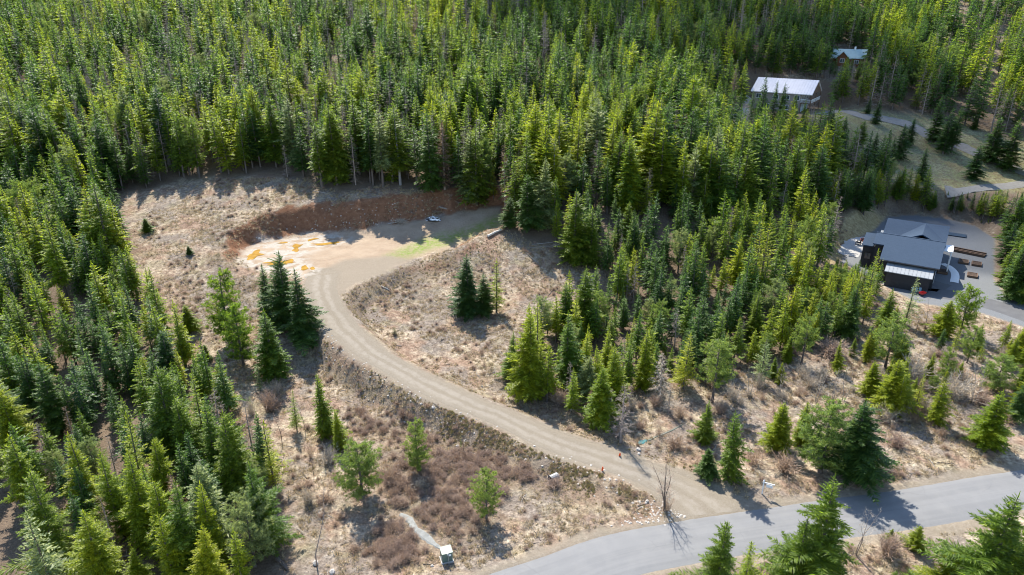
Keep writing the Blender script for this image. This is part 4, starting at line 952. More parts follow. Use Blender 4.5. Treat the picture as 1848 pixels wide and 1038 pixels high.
for a in [('dark',726,752,1.3,"dark round bush on the bank left of the boulders below the drive",1.1),
 ('dark',488,742,3.0,"tall purplish leafless bush left of the twin firs",.8),
 ('dark',1602,1000,2.4,"dark round leafless bush on the near verge",1.0),
 ('fan',704,868,2.6,"fan of bare brown stems between two of the roadside pines",1.0),
 ('grey',758,880,1.2,"pale grey dead brush heap among the brambles",1.3),
 ('grey',1030,738,1.9,"whitish dead brush left of the yellow mossy fir",1.1),
 ('fan',1202,920,2.2,"twiggy brush round the foot of the leafless roadside tree",1.0),
 ('dark',1000,880,1.4,"low purplish bush right of the culvert end",1.4),
 ('brown',1218,806,1.6,"reddish bush right of the teal pool",1.5),
 ('fan',1360,838,3.0,"tall tan reed-like bush right of the drive mouth firs",1.2),
 ('brown',1415,850,2.2,"brown brush under the left fir of the roadside clump",1.3),
 ('grey',1590,842,2.2,"tan grassy brush right of the roadside clump",1.5),
 ('brown',1560,858,1.8,"brown brush at the foot of the roadside clump's dark fir",1.6),
 ('dark',1618,806,1.8,"dark scrub on the slope right of the roadside clump",1.4),
 ('grey',1648,690,3.6,"big grey bare brush right of the large round-topped pine",1.1),
 ('grey',1725,718,3.8,"widest grey brush patch behind the cone-shaped fir",1.3),
 ('dark',1650,704,1.8,"dark low scrub in front of the big grey brush",1.5),
 ('dark',1770,728,1.6,"reddish scrub between the cone-shaped fir and the right edge",1.6),
 ('grey',1600,760,2.4,"grey brush at the foot of the bright fir on the slope",1.1),
 ('grey',1462,700,2.2,"grey brush left of the bare saplings on the slope",1.1),
 ('dark',1500,640,2.2,"dark thicket below the dark corner fir",2.0),
 ('dark',1430,640,1.8,"brown scrub left of the leaning small pine",1.6),
 ('grey',1410,720,1.7,"grey twigs right of the loose light fir",1.2),
 ('dark',985,700,1.5,"brown scrub right of the column-like fir",1.8),
 ('dark',1005,725,1.4,"brown scrub between the column fir and the whitish brush",1.6),
 ('brown',640,995,1.0,"small green-brown bush near the bottom edge below the brambles",1.3),
 ('dark',1300,745,1.5,"dark brush at the foot of the broad green pine",1.4),
 ('grey',470,935,1.6,"grey dead brush at the foot of the lower left stand",1.4),
 ('grey',432,1000,1.9,"tangle of grey dead branches by the bottom edge left of centre",1.5),
 ('brown',590,905,1.1,"red-brown bush left of the leftmost roadside pine",1.5),
 ('dark',1690,640,1.2,"low dark scrub beside the tarmac drive",2.0),
 ('brown',1820,760,1.4,"brown scrub at the right edge above the sprawling fir",1.6)]:
    bush(*a[:5], wide=a[5])
gb_ = np.random.default_rng(91)
for (poly, n_, kinds, lb) in [([(1160,760),(1260,700),(1380,690),(1560,640),(1700,640),(1848,640),(1848,740),(1700,800),(1600,780),(1450,740),(1300,760)], 60, ('grey', 'grey', 'fan', 'brown'), "on the dry right slope"),
                              ([(420,760),(520,690),(600,760),(640,840),(620,960),(540,900),(480,830)], 16, ('grey', 'fan', 'brown'), "between left stand and roadside pines"),
                              ([(960,700),(1050,770),(1140,810),(1250,760),(1180,720),(1080,740)], 14, ('grey', 'dark', 'fan'), "between right stand and drive")]:
    P_ = np.array(poly, float); c_ = 0; made = []
    while c_ < n_:
        q_ = gb_.uniform(P_.min(0), P_.max(0))
        if not inside(q_[:1], q_[1:], poly)[0]: continue
        w_ = ground(*q_)
        if float(seg_dist(np.array([w_[0]]), np.array([w_[1]]), DC)[0][0]) < 4.5: continue
        kd_ = R.choice(kinds); h_ = float(gb_.uniform(.8, 2.4)); made.append((q_[0], kd_, h_, bush(kd_, q_[0], q_[1], h_, lb, float(gb_.uniform(.7, 1.1)), lb))); c_ += 1
    byk = {}
    for m_ in sorted(made, key=lambda m: m[0]): byk.setdefault((m_[1], m_[2] > 1.55), []).append(m_[3])
    for (kd_, big), L_ in byk.items():
        for j_, o_ in enumerate(L_): o_['label'] = f"{'tall' if big else 'low'} {dict(grey='grey', fan='upright brown', brown='spreading brown', dark='purplish')[kd_]} bare shrub, {ORD[j_]} from left {lb}"
V, Q = fir_arrays(790, cb=.0, Rf=.45, dz=1.1, nb=8, step=.3, wmul=2.2, shape=.45)
x, y, z = ground(713, 604); e = empty("green_bush", (x, y, z), 0, .13); link("foliage", mesh_np("foliage", V, [Q], [M['weeds']]), e); tag(e, "small yellow-green bush on the inner side of the drive", "bush")

# bare saplings and leafless trees
SAP = [(1200,922,822,5,"leafless roadside tree casting a branching shadow on the paved road",.07,'bark'),
 (1543,1000,902,3,"reddish bare birch clump on the near verge",.05,'dead_twig'),
 (509,800,735,1,"thin bare tree left of the spindly fir",.05,'bark'),
 (551,778,692,1,"thin bare pole standing left of the twin firs",.035,'dead_twig'),
 (572,1022,872,1,"leafless crooked tree beside the left stand at the bottom",.07,'dead_twig'),
 (565,852,800,1,"charred-looking sapling below the twin firs",.04,'bark'),
 (620,815,755,1,"thin bare stick right of the slim fir",.03,'bark'),
 (42,922,795,1,"leaning bare pole at the left edge of the photo",.07,'bark'),
 (936,856,830,1,"small bare sapling above the culvert end",.035,'bark'),
 (837,818,782,1,"bare dark sapling on the bank above the roadside pines",.04,'bark'),
 (1353,718,660,2,"pale bare sapling on the slope right of the broad green pine",.05,'wood_grey'),
 (1405,706,640,2,"pale bare sapling left of the leaning small pine",.045,'wood_grey'),
 (1472,728,650,2,"bare sapling left of the two front saplings on the slope",.05,'wood_grey'),
 (1505,726,655,2,"left of the two front bare saplings on the slope",.05,'wood_grey'),
 (1522,722,645,2,"right of the two front bare saplings on the slope",.05,'wood_grey'),
 (1668,600,540,1,"thin dead sapling beside the tarmac drive",.05,'bark'),
 (1652,602,560,1,"shorter dead sapling left of the thin one beside the tarmac drive",.05,'bark'),
 (1755,728,640,3,"grey bare sapling clump standing in the widest brush patch",.05,'wood_grey'),
 (1640,700,600,3,"grey bare sapling clump standing in the big grey brush",.05,'wood_grey'),
 (1435,615,560,1,"brown bare sapling at the front of the right stand",.05,'dead_twig')]
for i, (bx, by, ty, st, lb, w, tm) in enumerate(SAP):
    x, y, z = ground(bx, by); H = top_height(x, y, z, ty); mb, V, Q = sapling_arrays(800+i, H, w, .55, st)
    e = empty("bare_sapling" if H < 4.2 else "bare_tree", (x, y, z)); tag(e, lb, "tree")
    mb.build("trunk", M[tm], e, True); link("twigs", mesh_np("twigs", V, [Q], [M['shrub_purple'] if tm == 'bark' else M['shrub_grey']]), e)

# brambles, weeds and grass that nobody could count
def pts_in(poly, n, seed, px_poly=True):
    g = np.random.default_rng(seed); P = gpoly(poly) if px_poly else poly
    lo, hi = P.min(0), P.max(0); q = g.uniform(lo, hi, (n, 2)); return q[inside(q[:, 0], q[:, 1], P)]
def forms(meshes): return [bpy.data.objects.new("form", m) for m in meshes]
def tuft(seed, n, h, spread, w, mat, droop=.3):
    g = np.random.default_rng(seed); az = g.uniform(0, 6.28, n); th = np.abs(g.normal(0, spread, n)); D = np.stack([np.cos(az)*np.sin(th), np.sin(az)*np.sin(th), np.cos(th)], 1)
    S = unit(np.cross(D, g.normal(0, 1, (n, 3)))); B = g.normal(0, .09, (n, 3))*np.array([1, 1, 0]); V, Q = diamonds(B, D, S, h*g.uniform(.5, 1.1, n), np.full(n, w), .35)
    V = V.reshape(n, 4, 3); V[:, 2, 2] -= droop*h*np.sin(th); V = V.reshape(-1, 3); return mesh_np("tuft", V, [Q], [mat])
def put(name, q, smin, smax, protos, label, flat=1.0, seed=1):
    g = np.random.default_rng(seed); n = len(q); s = g.uniform(smin, smax, n)
    return scatter(name, np.stack([q[:, 0], q[:, 1], gz(q[:, 0], q[:, 1])-.03], 1), np.stack([g.normal(0, .08, n), g.normal(0, .08, n), g.uniform(0, 6.28, n)], 1), np.stack([s, s, s*flat], 1), g.integers(0, len(protos), n), protos, label)
BR1 = [(672,870),(700,838),(760,830),(830,815),(900,820),(950,842),(960,868),(900,890),(880,930),(850,955),(800,965),(745,940),(700,920)]
BR2 = [(655,962),(690,940),(730,962),(765,985),(740,1012),(690,1018),(660,1000)]
q = np.concatenate([pts_in(BR1, 900, 1), pts_in(BR2, 240, 2), pts_in([(620,700),(700,745),(780,790),(800,820),(700,800),(600,740)], 260, 3)]); q = q+np.random.default_rng(9).normal(0, .7, q.shape); q = q[fbm(q[:, 0]/2.6, q[:, 1]/2.6, 33, 3) > .44]
_dt = gpoly([(718,926),(738,938),(750,955),(768,968),(784,982),(796,990)]); q = q[seg_dist(q[:, 0], q[:, 1], _dt)[0] > 1.0]
put("bramble_thicket", q, .3, 1.15, forms(BUSH['dark'][:2]+[BUSH['brown'][0]]), "purplish brown bramble thicket around the roadside pines", .75)
# scrubby weeds on the fill bank below the drive and on the pad's inner bank
g = np.random.default_rng(12); k = np.where(g.uniform(0, 1, 5200) < .62, g.integers(8, 54, 5200), g.integers(0, len(DC), 5200)); sd_ = g.choice([1, -1], 5200, p=[.95, .05]); t = np.gradient(DC, axis=0); t /= np.hypot(*t.T)[:, None]; nr = np.stack([-t[:, 1], t[:, 0]], 1)
side = np.sign(((DL-DC)*nr).sum(1)); q = DC[k]+nr[k]*(side[k]*sd_*(DHW[k]+np.abs(g.normal(1.3, .9, 5200))+.25))[:, None]+g.normal(0, .35, (5200, 2))
q = q[seg_dist(q[:, 0], q[:, 1], RC)[0] > RHW+3.5]; q = q[sdist(q[:, 0], q[:, 1], PAD) > .3]; dq, hq = seg_dist(q[:, 0], q[:, 1], DC, [DHW]); q = q[dq-hq > .25]; q = q[fbm(q[:, 0]/2.5, q[:, 1]/2.5, 5, 2) > .36]
pq = pts_in([(612,545),(640,520),(700,495),(760,472),(850,445),(905,425),(940,440),(900,455),(820,480),(740,510),(680,560),(700,600),(650,580)], 2600, 15); q = np.concatenate([q, pq[sdist(pq[:, 0], pq[:, 1], PAD) > .4]])
dq, hq = seg_dist(q[:, 0], q[:, 1], DC, [DHW]); q = q[dq-hq > .3]
put("bank_weeds", q, .25, .75, forms([tuft(30, 60, .42, .75, .05, M['weeds']), tuft(31, 60, .38, .85, .05, M['shrub_brown']), tuft(33, 50, .4, .9, .04, M['dry_grass']), tuft(32, 60, .4, .7, .06, M['weeds'])]), "low olive and brown weeds on the banks of the drive", 1.0, 4)
# dry grass over the open ground
g = np.random.default_rng(22); q = g.uniform([-75, 46], [95, 150], (95000, 2)); ok = (sdist(q[:, 0], q[:, 1], CLEAR) < 1) & (sdist(q[:, 0], q[:, 1], PAD) > .5) & (sdist(q[:, 0], q[:, 1], YARD) > 1)
ok &= (np.abs(q[:, 0]) < .78*q[:, 1]+6); q = q[ok]; dq, hq = seg_dist(q[:, 0], q[:, 1], DC, [DHW]); q = q[(dq-hq > .5)]; q = q[seg_dist(q[:, 0], q[:, 1], RC)[0] > RHW+1.0]
d_ = fbm(q[:, 0]/4, q[:, 1]/4, 66, 3); q = q[g.uniform(0, 1, len(q)) < np.clip((d_-.30)*2.6, .05, 1)]
q = q[seg_dist(q[:, 0], q[:, 1], _dt)[0] > .7]
put("dry_grass", q, .4, 1.5, forms([tuft(40+i, 34, .36, .8, .035, M['dry_grass'], .5) for i in range(3)]), "short dry straw grass over the open ground", 1.0, 5)
d_ = g.uniform(0, 1, len(q)); q2 = q[(fbm(q[:, 0]/6, q[:, 1]/6, 14, 3) > .47) & (d_ < .20)]+.3
put("low_scrub", q2, .3, .85, forms([BUSH['brown'][1], BUSH['dark'][1], tuft(50, 50, .5, .8, .04, M['shrub_brown']), tuft(51, 50, .45, .8, .04, M['weeds'])]), "low brown scrub and dead weeds among the dry grass", .7, 6)
print("grass", len(q), "scrub", len(q2))
STK = []
for i in range(4):
    mb = MB(); g_ = random.Random(i); mb.tube([(-.6, 0, .04), (0, g_.uniform(-.08, .08), .06), (.6, g_.uniform(-.15, .15), .05)], [.035, .03, .012], 5); mb.tube([(.1, 0, .05), (.4, .3, .2)], [.018, .006], 4); STK.append(mb.mesh("stick", M['wood_grey'] if i % 2 else M['bark']))
d_ = np.random.default_rng(3).uniform(0, 1, len(q)); put("woody_debris", q[d_ < .045]+.15, .4, 1.5, forms(STK), "sticks and slash strewn over the dry ground", 1.0, 17)
# loose stones on the cut bank, the drive edges and the verge
ST = []
for i in range(3):
    g = np.random.default_rng(70+i); mb = MB(); import itertools
    n_ = 5; V = [(0, 0, .55)]
    for lat in (.25, -.2):
        for j in range(6):
            a = j*1.047+lat; r = (.9 if lat > 0 else 1.0)*g.uniform(.75, 1.1); V.append((math.cos(a)*r*.6, math.sin(a)*r*.5, lat*1.1+g.uniform(-.1, .1)))
    f = [(0, 1+j, 1+(j+1) % 6) for j in range(6)]+[(1+j, 7+j, 7+(j+1) % 6, 1+(j+1) % 6) for j in range(6)]+[tuple(range(12, 6, -1))]
    mb.add(V, f); ST.append(mb.mesh("stone", M['stone']))
g = np.random.default_rng(80)
qa = pts_in([(560,412),(640,372),(720,362),(790,368),(800,388),(700,402),(600,418)], 420, 81); qb = pts_in([(436,440),(480,400),(600,365),(600,415),(470,436)], 130, 82)
k = g.integers(0, len(DC), 420); qc = DC[k]+nr[k]*(side[k]*(DHW[k]+g.normal(.9, 1.0, 420)))[:, None]; qd = pts_in([(1180,925),(1130,905),(1215,905),(1240,930),(1200,945),(1080,950)], 260, 83)
q = np.concatenate([qa, qb, qc, qd]); put("loose_stones", q, .08, .34, forms([s for s in ST]), "loose pale stones scattered on the banks and verges", .8, 7)
for px_, py_, s, lb in [(468,431,.55,"pale boulder at the foot of the reddish bank's left end"),(760,730,.40,"left boulder of the pair on the fill bank below the drive"),(782,736,.5,"right boulder of the pair on the fill bank below the drive"),
    (770,742,.3,"smaller stone under the boulder pair below the drive"),(730,763,.36,"pale stone beside the dark round bush"),(826,806,.42,"pale stone at the end of the stony trickle above the pines"),(870,698,.32,"white stone on the inner verge of the drive"),
    (1152,812,.55,"pale boulder beside the teal pool"),(1153,820,.4,"lower pale boulder beside the teal pool"),(780,1022,.3,"white stone left of the utility box"),(1168,905,.4,"stone by the leafless roadside tree")]:
    x, y, z = ground(px_, py_); tag(link("boulder", R.choice(ST), None, (x, y, z+.12*s), R.uniform(0, 6), (s, s, s*.9)), lb, "rock")
for o in [(570, 1018), (600, 1034)]:
    x, y, z = ground(*o); tag(link("boulder", ST[0], None, (x, y, z+.08), 1, .6), {570: "bright white rock right of the crooked leafless tree", 600: "white rock cut by the bottom edge"}[o[0]], "rock")

# fallen logs and sticks: px ends, radius
for (a, b, r, lb, mt, nm) in [((880,428),(906,416),.28,"bleached log lying at the right end of the pad",'wood_pale','log'),((688,517),(704,525),.10,"white stick on the bank inside the drive bend",'wood_pale','fallen_branch'),
  ((792,374),(815,381),.14,"grey fallen trunk at the forest edge right of the debris",'wood_grey','log'),((960,442),(998,438),.10,"long grey stick under the dark firs at the pad corner",'wood_grey','fallen_branch'),((955,448),(1000,446),.08,"lower grey stick under the dark firs at the pad corner",'wood_grey','fallen_branch'),
  ((948,455),(975,480),.07,"thin branch lying in the upper right of the bowl",'wood_grey','fallen_branch'),((700,405),(735,398),.12,"grey log in the brush pile at the foot of the bank",'wood_grey','log'),
  ((500,1010),(520,1030),.22,"broken rotten log by the bottom edge",'bark','log'),((195,1010),(240,1002),.10,"dead branch lying at the foot of the lower left stand",'wood_grey','fallen_branch'),((565,345),(600,352),.10,"pale fallen branches at the forest edge above the bank",'wood_grey','fallen_branch'),((1000,520),(985,540),.06,"short stick standing out in the bowl",'bark','fallen_branch')]:
    A = Vector(ground(*a)); B = Vector(ground(*b)); mid = (A+B)/2; m2 = Vector((mid.x+.1*r, mid.y, max(mid.z, float(gz(mid.x, mid.y)))))
    mb = MB(); mb.tube([p-A+Vector((0, 0, r*.7)) for p in (A, A*.6+m2*.4, m2, m2*.4+B*.6, B)], [r, r*.95, r*.85, r*.7, r*.5], 7)
    for s_ in range(3):
        p = A.lerp(B, .35+.2*s_)-A+Vector((0, 0, r)); mb.tube([p, p+Vector((R.uniform(-.4, .4), R.uniform(-.4, .4), .35))*(1+r*2)], [r*.25, r*.08], 4)
    tag(mb.build(nm, M[mt], None, loc=A), lb, "log" if nm == 'log' else "branch")
x, y, z = ground(722, 402); V, Q = shrub_arrays(780, 120, 2.4, 1.5, .05, 5, .2); V[:, 2] *= .35; tag(link("brush_pile", mesh_np("stems", V, [Q], [M['shrub_grey']]), None, (x, y, z+.1)), "grey brush pile in the shade at the foot of the bank", "brush pile")
x, y, z = ground(1005, 446); V, Q = shrub_arrays(781, 90, 2.0, 1.5, .04, 5, .2); V[:, 2] *= .3; tag(link("brush_pile", mesh_np("stems", V, [Q], [M['shrub_grey']]), None, (x, y, z+.1)), "pale dead branches heaped under the firs at the bowl's top corner", "brush pile")
# ------------------------------------------------------------------ small made things
M['box_green'] = mat_simple('green_steel', (.11, .155, .13), (.085, .12, .10), 3, .5, .4)
M['box_lid'] = mat_simple('faded_green_lid', (.27, .30, .25), (.23, .26, .21), 3, .55, .4)
M['white'] = mat_simple('white_paint', (.80, .80, .79), (.72, .72, .71), 5, .5, .4)
M['orange'] = mat_simple('orange_plastic', (.85, .11, .02), (.75, .09, .02), 5, .5, .4)
M['steel'] = mat_simple('galvanised_steel', (.30, .31, .31), (.22, .22, .22), 6, .6, .3, .3)
M['black'] = mat_simple('black_plastic', (.02, .02, .022), (.03, .03, .032), 5, .6, .3)
M['concrete'] = mat_simple('concrete', (.46, .44, .41), (.36, .345, .32), 2, .9, .2)
x, y, z = ground(806, 1010); z = float(gz(x, y))
e = empty("utility_box", (x, y, z), math.radians(20)); tag(e, "green utility cabinet with pale lid standing on the road verge", "utility box")
bevel(MB().box(-.62, .62, -.55, .55, -.2, .12).build("base", M['concrete'], e))
bevel(MB().box(-.52, .52, -.45, .45, .12, 1.15).build("cabinet", M['box_green'], e), .03)
mb = MB(); mb.add([(-.56,-.50,1.15),(.56,-.50,1.15),(.56,.50,1.22),(-.56,.50,1.22),(-.56,-.50,1.20),(.56,-.50,1.20),(.56,.50,1.30),(-.56,.50,1.30)], [(0,3,2,1),(4,5,6,7),(0,1,5,4),(1,2,6,5),(2,3,7,6),(3,0,4,7)]); bevel(mb.build("lid", M['box_lid'], e), .02)
MB().box(.12, .36, -.47, -.453, .78, 1.0).build("warning_label", M['white'], e); MB().box(-.538, -.522, -.2, .02, .35, .55).build("warning_label", M['white'], e)
MB().box(.02, .09, -.50, -.452, .55, .75).build("latch", M['steel'], e)
x2, y2, z2 = ground(813, 1020); e = empty("cable_pole", (x2-.1, y2, z2)); tag(e, "thin leaning grey marker pole in front of the utility cabinet", "pole")
MB().tube([(0, 0, -.2), (-.10, .05, 1.0), (-.14, .06, 1.35)], .035, 6).build("pole", M['steel'], e); MB().box(-.2, -.08, .03, .09, 1.2, 1.4).build("cap", M['white'], e)
for px_, py_, lb in [(1087, 850, "orange drive marker on the lower side of the gravel drive"), (1118, 825, "orange drive marker on the upper side of the gravel drive")]:
    x, y, z = ground(px_, py_); e = empty("drive_marker", (x, y, z), .3, .72); tag(e, lb, "marker", "orange drive markers")
    mb = MB(); mb.add([(-.14,-.02,.05),(.14,-.02,.05),(.17,-.05,.45),(.06,-.10,.88),(-.06,-.10,.88),(-.17,-.05,.45),(-.14,.02,.05),(.14,.02,.05),(.17,-.01,.45),(.06,-.06,.88),(-.06,-.06,.88),(-.17,-.01,.45)],
        [(0,1,2,3,4,5)[::-1],(6,7,8,9,10,11)]+[(i,(i+1)%6,(i+1)%6+6,i+6) for i in range(6)]); mb.build("blade", M['orange'], e)
    MB().tube([(0, 0, -.2), (0, 0, .2)], .03, 5).build("stake", M['wood_grey'], e)
# sign post
x, y, z = ground(1375, 891); e = empty("sign_post", (x, y, z), math.radians(-25)); tag(e, "white sign post with arm and hanging panel by the drive mouth", "sign")
bevel(MB().box(-.06, .06, -.06, .06, -.3, 1.75).build("post", M['white'], e)); bevel(MB().box(-.12, 1.15, -.045, .045, 1.48, 1.57).build("arm", M['white'], e), .01)
mb = MB(); mb.add([(-.09,-.09,1.75),(.09,-.09,1.75),(.09,.09,1.75),(-.09,.09,1.75),(0,0,1.9)], [(0,1,4),(1,2,4),(2,3,4),(3,0,4),(3,2,1,0)]); mb.build("finial", M['white'], e)
p = bevel(MB().box(.3, .95, -.02, .02, 1.0, 1.38).build("panel", M['white'], e), .01)
for xx in (.38, .87): MB().tube([(xx, 0, 1.38), (xx, 0, 1.48)], .012, 5).build("hanger", M['steel'], e)
# culvert end
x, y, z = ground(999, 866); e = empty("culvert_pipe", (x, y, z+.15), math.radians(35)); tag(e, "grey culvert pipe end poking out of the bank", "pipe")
mb = MB(); k = 14; L = [(-.5, .42), (.55, .42), (.55, .36), (-.5, .36)]; V = [(a, math.cos(2*math.pi*j/k)*r, .15+math.sin(2*math.pi*j/k)*r) for a, r in L for j in range(k)]
mb.add(V, [(i*k+j, i*k+(j+1) % k, ((i+1) % 4)*k+(j+1) % k, ((i+1) % 4)*k+j) for i in range(4) for j in range(k)]); mb.build("pipe", M['steel'], e)
mb = MB(); mb.box(-.49, -.45, -.36, .36, -.2, .5); mb.build("mouth_shade_plate", M['black'], e)  # black sheet painted in for the shade inside the pipe mouth
# rumpled white-and-black debris heap on the pad
x, y, z = ground(782, 397); e = empty("debris_heap", (x, y, z), math.radians(-8), .8); tag(e, "white and black rumpled debris heap in the shade at the foot of the bank", "debris")
g = np.random.default_rng(5); nu, nv = 22, 12; V = []; 
for j in range(nv):
    for i in range(nu):
        a = 2*math.pi*i/nu; r = 1-j/(nv-1); bump = .18*vnoise(math.cos(a)*3+5, math.sin(a)*3+j*.8, 4); V.append((math.cos(a)*2.1*(r**.8)*(1+bump*.5), math.sin(a)*1.25*(r**.8)*(1+bump*.4), (1-r**2.2)*(.75+.5*bump)+.35*(float(vnoise(i*.9, j*.9, 8))-.5)*(j > 0)))
Q = np.array([(j*nu+i, j*nu+(i+1) % nu, (j+1)*nu+(i+1) % nu, (j+1)*nu+i) for j in range(nv-1) for i in range(nu)])
w_ = vnoise(Q[:, 0] % nu*.55, Q[:, 0]//nu*.7, 12) > .52; V = np.array(V)
link("white_sheet", mesh_np("white_sheet", V, [Q[w_]], [M['white']]), e); V2 = V*np.array([.97, .97, .9]); link("dark_core", mesh_np("dark_core", V2, [Q], [M['black']]), e)
MB().tube([(-1.2, 1.3, .3), (.3, 1.1, .85)], .06, 6).build("pole", M['wood_pale'], e)

# ------------------------------------------------------------------ buildings
M['shingle'] = NT('dark_shingles'); N = M['shingle']; v = N.obj(); br = N.n("TexBrick", i_Vector=v, i_Scale=1.0); br.inputs["Color1"].default_value = (.030, .048, .078, 1); br.inputs["Color2"].default_value = (.038, .058, .09, 1); br.inputs["Mortar"].default_value = (.024, .036, .054, 1)
br.inputs["Brick Width"].default_value = .6; br.inputs["Row Height"].default_value = .24; br.inputs["Mortar Size"].default_value = .02
M['shingle'] = N.done(N.princ(N.mix(N.noise(v, 3, 4, .6), br.outputs[0], (.042, .064, .098)), .9, .12, br.outputs[1], .2, .02))
M['siding_black'] = mat_simple('black_siding', (.022, .024, .027), (.030, .033, .037), 2, .7, .3)
M['metal_roof'] = mat_simple('pale_metal_roof', (.27, .285, .30), (.23, .245, .26), 1.2, .7, .2, 0.0)
M['white_roof'] = mat_simple('white_metal_roof', (.66, .62, .62), (.58, .545, .545), .6, .45, .5)
M['teal_roof'] = mat_simple('grey_green_metal_roof', (.36, .47, .46), (.29, .38, .38), .8, .5, .4)
M['taupe'] = mat_simple('taupe_siding', (.30, .265, .23), (.25, .22, .19), 1.5, .85, .2)
M['log_wall'] = mat_simple('brown_log_wall', (.17, .075, .035), (.11, .05, .025), 3, .8, .2)
M['timber'] = mat_simple('brown_timber', (.16, .10, .065), (.10, .065, .045), 5, .85, .2)
M['soil'] = mat_simple('planting_soil', (.085, .06, .045), (.06, .042, .032), 9, .95, .1, 0, .5)
N = NT('window_glass'); M['glass'] = N.done(N.princ((.05, .07, .08), .06, .6))
M['blue_glass'] = mat_simple('pale_blue_door', (.28, .42, .48), (.2, .33, .4), 1, .15, .5)
def prism(mb, prof, x0, x1):
    """profile of (y,z) points, counter-clockwise seen from +x, pushed along x"""
    n = len(prof); return mb.add([(x0, a, b) for a, b in prof]+[(x1, a, b) for a, b in prof], [tuple(range(n-1, -1, -1)), tuple(range(n, 2*n))]+[(i, (i+1) % n, (i+1) % n+n, i+n) for i in range(n)])
def window(parent, x, y, z, w, h, face, frame=None, glass=None):
    """face: 'y-' (towards -y) or 'x+'"""
    def bx(mb, a0, a1, z0, z1, d0, d1):
        return mb.box(x+a0, x+a1, y-d1, y-d0, z+z0, z+z1) if face == 'y-' else mb.box(x+d0, x+d1, y+a0, y+a1, z+z0, z+z1)
    fr = MB(); t = .09
    for q in ((-w/2-t, w/2+t, -h/2-t, -h/2), (-w/2-t, w/2+t, h/2, h/2+t), (-w/2-t, -w/2, -h/2, h/2), (w/2, w/2+t, -h/2, h/2), (-.03, .03, -h/2, h/2)): bx(fr, *q, .0, .07)
    o = fr.build("window", frame or M['white'], parent); bx(MB(), -w/2, w/2, -h/2, h/2, .005, .035).build("pane", glass or M['glass'], o); return o
def seams(mb, x0, x1, n, ya, za, yb, zb, w=.04, h=.025):
    for i in range(n+1):
        xx = x0+(x1-x0)*i/n; mb.add([(xx-w/2, ya, za), (xx+w/2, ya, za), (xx+w/2, yb, zb), (xx-w/2, yb, zb), (xx-w/2, ya, za+h), (xx+w/2, ya, za+h), (xx+w/2, yb, zb+h), (xx-w/2, yb, zb+h)], [(0,3,2,1),(4,5,6,7),(0,1,5,4),(1,2,6,5),(2,3,7,6),(3,0,4,7)])
# dark house
HR = 7.1
A = np.array(at(1582.6, 418.7, YARD_Z+HR)); B = np.array(at(1707, 437.5, YARD_Z+HR)); ud = (B-A)/np.hypot(*(B-A)); HL = float(np.hypot(*(B-A)))
hs = empty("dark_house", (A[0], A[1], YARD_Z), math.atan2(ud[1], ud[0])); tag(hs, "modern black house with dark shingle roofs in the right-hand yard", "house")
S = .354; zr = lambda d: HR-S*abs(d)
wl = MB(); prism(wl, [(-7.4, -2.2), (4.2, -2.2), (4.2, zr(4.2)-.28), (0, HR-.28), (-7.4, zr(7.4)-.28)], 2.2, HL-.5); prism(wl, [(-3.1, -2.2), (4.2, -2.2), (4.2, zr(4.2)-.28), (0, HR-.28), (-3.1, zr(3.1)-.28)], .4, 2.19)
wall = wl.build("wall", M['siding_black'], hs)
rf = MB(); rf.slab([(1.9, -7.9, zr(7.9)), (HL, -7.9, zr(7.9)), (HL, 0, HR), (1.9, 0, HR)], .22); rf.slab([(0, -3.6, zr(3.6)), (1.9, -3.6, zr(3.6)), (1.9, 0, HR), (0, 0, HR)], .22); rf.slab([(0, 0, HR), (HL, 0, HR), (HL, 4.6, zr(4.6)), (0, 4.6, zr(4.6))], .22)
roof = rf.build("roof", M['shingle'], hs); mb = MB(); mb.slab([(-.02, -.14, HR+.03), (HL+.02, -.14, HR+.03), (HL+.02, .14, HR+.03), (-.02, .14, HR+.03)], .12); mb.build("ridge_cap", M['shingle'], roof)
mb = MB(); mb.box(1.9, HL, -8.05, -7.92, zr(7.9)-.26, zr(7.9)-.08); mb.build("gutter", M['black'], roof)
mb = MB(); prism(mb, [(-1.2, -2.2), (2.4, -2.2), (2.4, 5.6), (-1.2, 4.5)], -1.75, .38); mb.build("side_wing", M['siding_black'], hs); mb = MB(); mb.slab([(-2.0, -1.6, 4.62), (-.02, -1.6, 4.62), (-.02, 2.8, 5.95), (-2.0, 2.8, 5.95)], .2); mb.build("wing_roof", M['shingle'], hs)
mb = MB(); zz = lambda d: HR-S*abs(d-11.8); prism(mb, [(6.4, -1), (17, -1), (17, zz(17)-.28), (11.8, HR-.28), (6.4, zz(6.4)-.28)], 1.2, 11.3); mb.build("rear_wall", M['siding_black'], hs)
mb = MB(); mb.slab([(.7, 5.9, zz(5.9)), (11.8, 5.9, zz(5.9)), (11.8, 11.8, HR), (.7, 11.8, HR)], .22); mb.slab([(.7, 11.8, HR), (11.8, 11.8, HR), (11.8, 17.5, zz(17.5)), (.7, 17.5, zz(17.5))], .22); mb.build("rear_roof", M['shingle'], hs)
mb = MB(); c = 7.6; mb.slab([(c-4.2, 3.2, HR-2.0), (c, 3.2, HR-.05), (c, 12.0, HR-.05), (c-4.2, 12.0, HR-2.0)], .2); mb.slab([(c, 3.2, HR-.05), (c+4.2, 3.2, HR-2.0), (c+4.2, 12.0, HR-2.0), (c, 12.0, HR-.05)], .2); mb.build("link_roof", M['shingle'], hs)
mb = MB(); mb.box(c-3.6, c+3.6, 4.22, 6.38, -1, HR-2.3); mb.build("link_wall", M['siding_black'], hs)
mb = MB(); mb.slab([(.2, 4.3, 4.9), (3.6, 4.3, 4.9), (3.6, 8.2, 5.3), (.2, 8.2, 5.3)], .15); m_ = mb.build("metal_porch_roof", M['metal_roof'], hs)
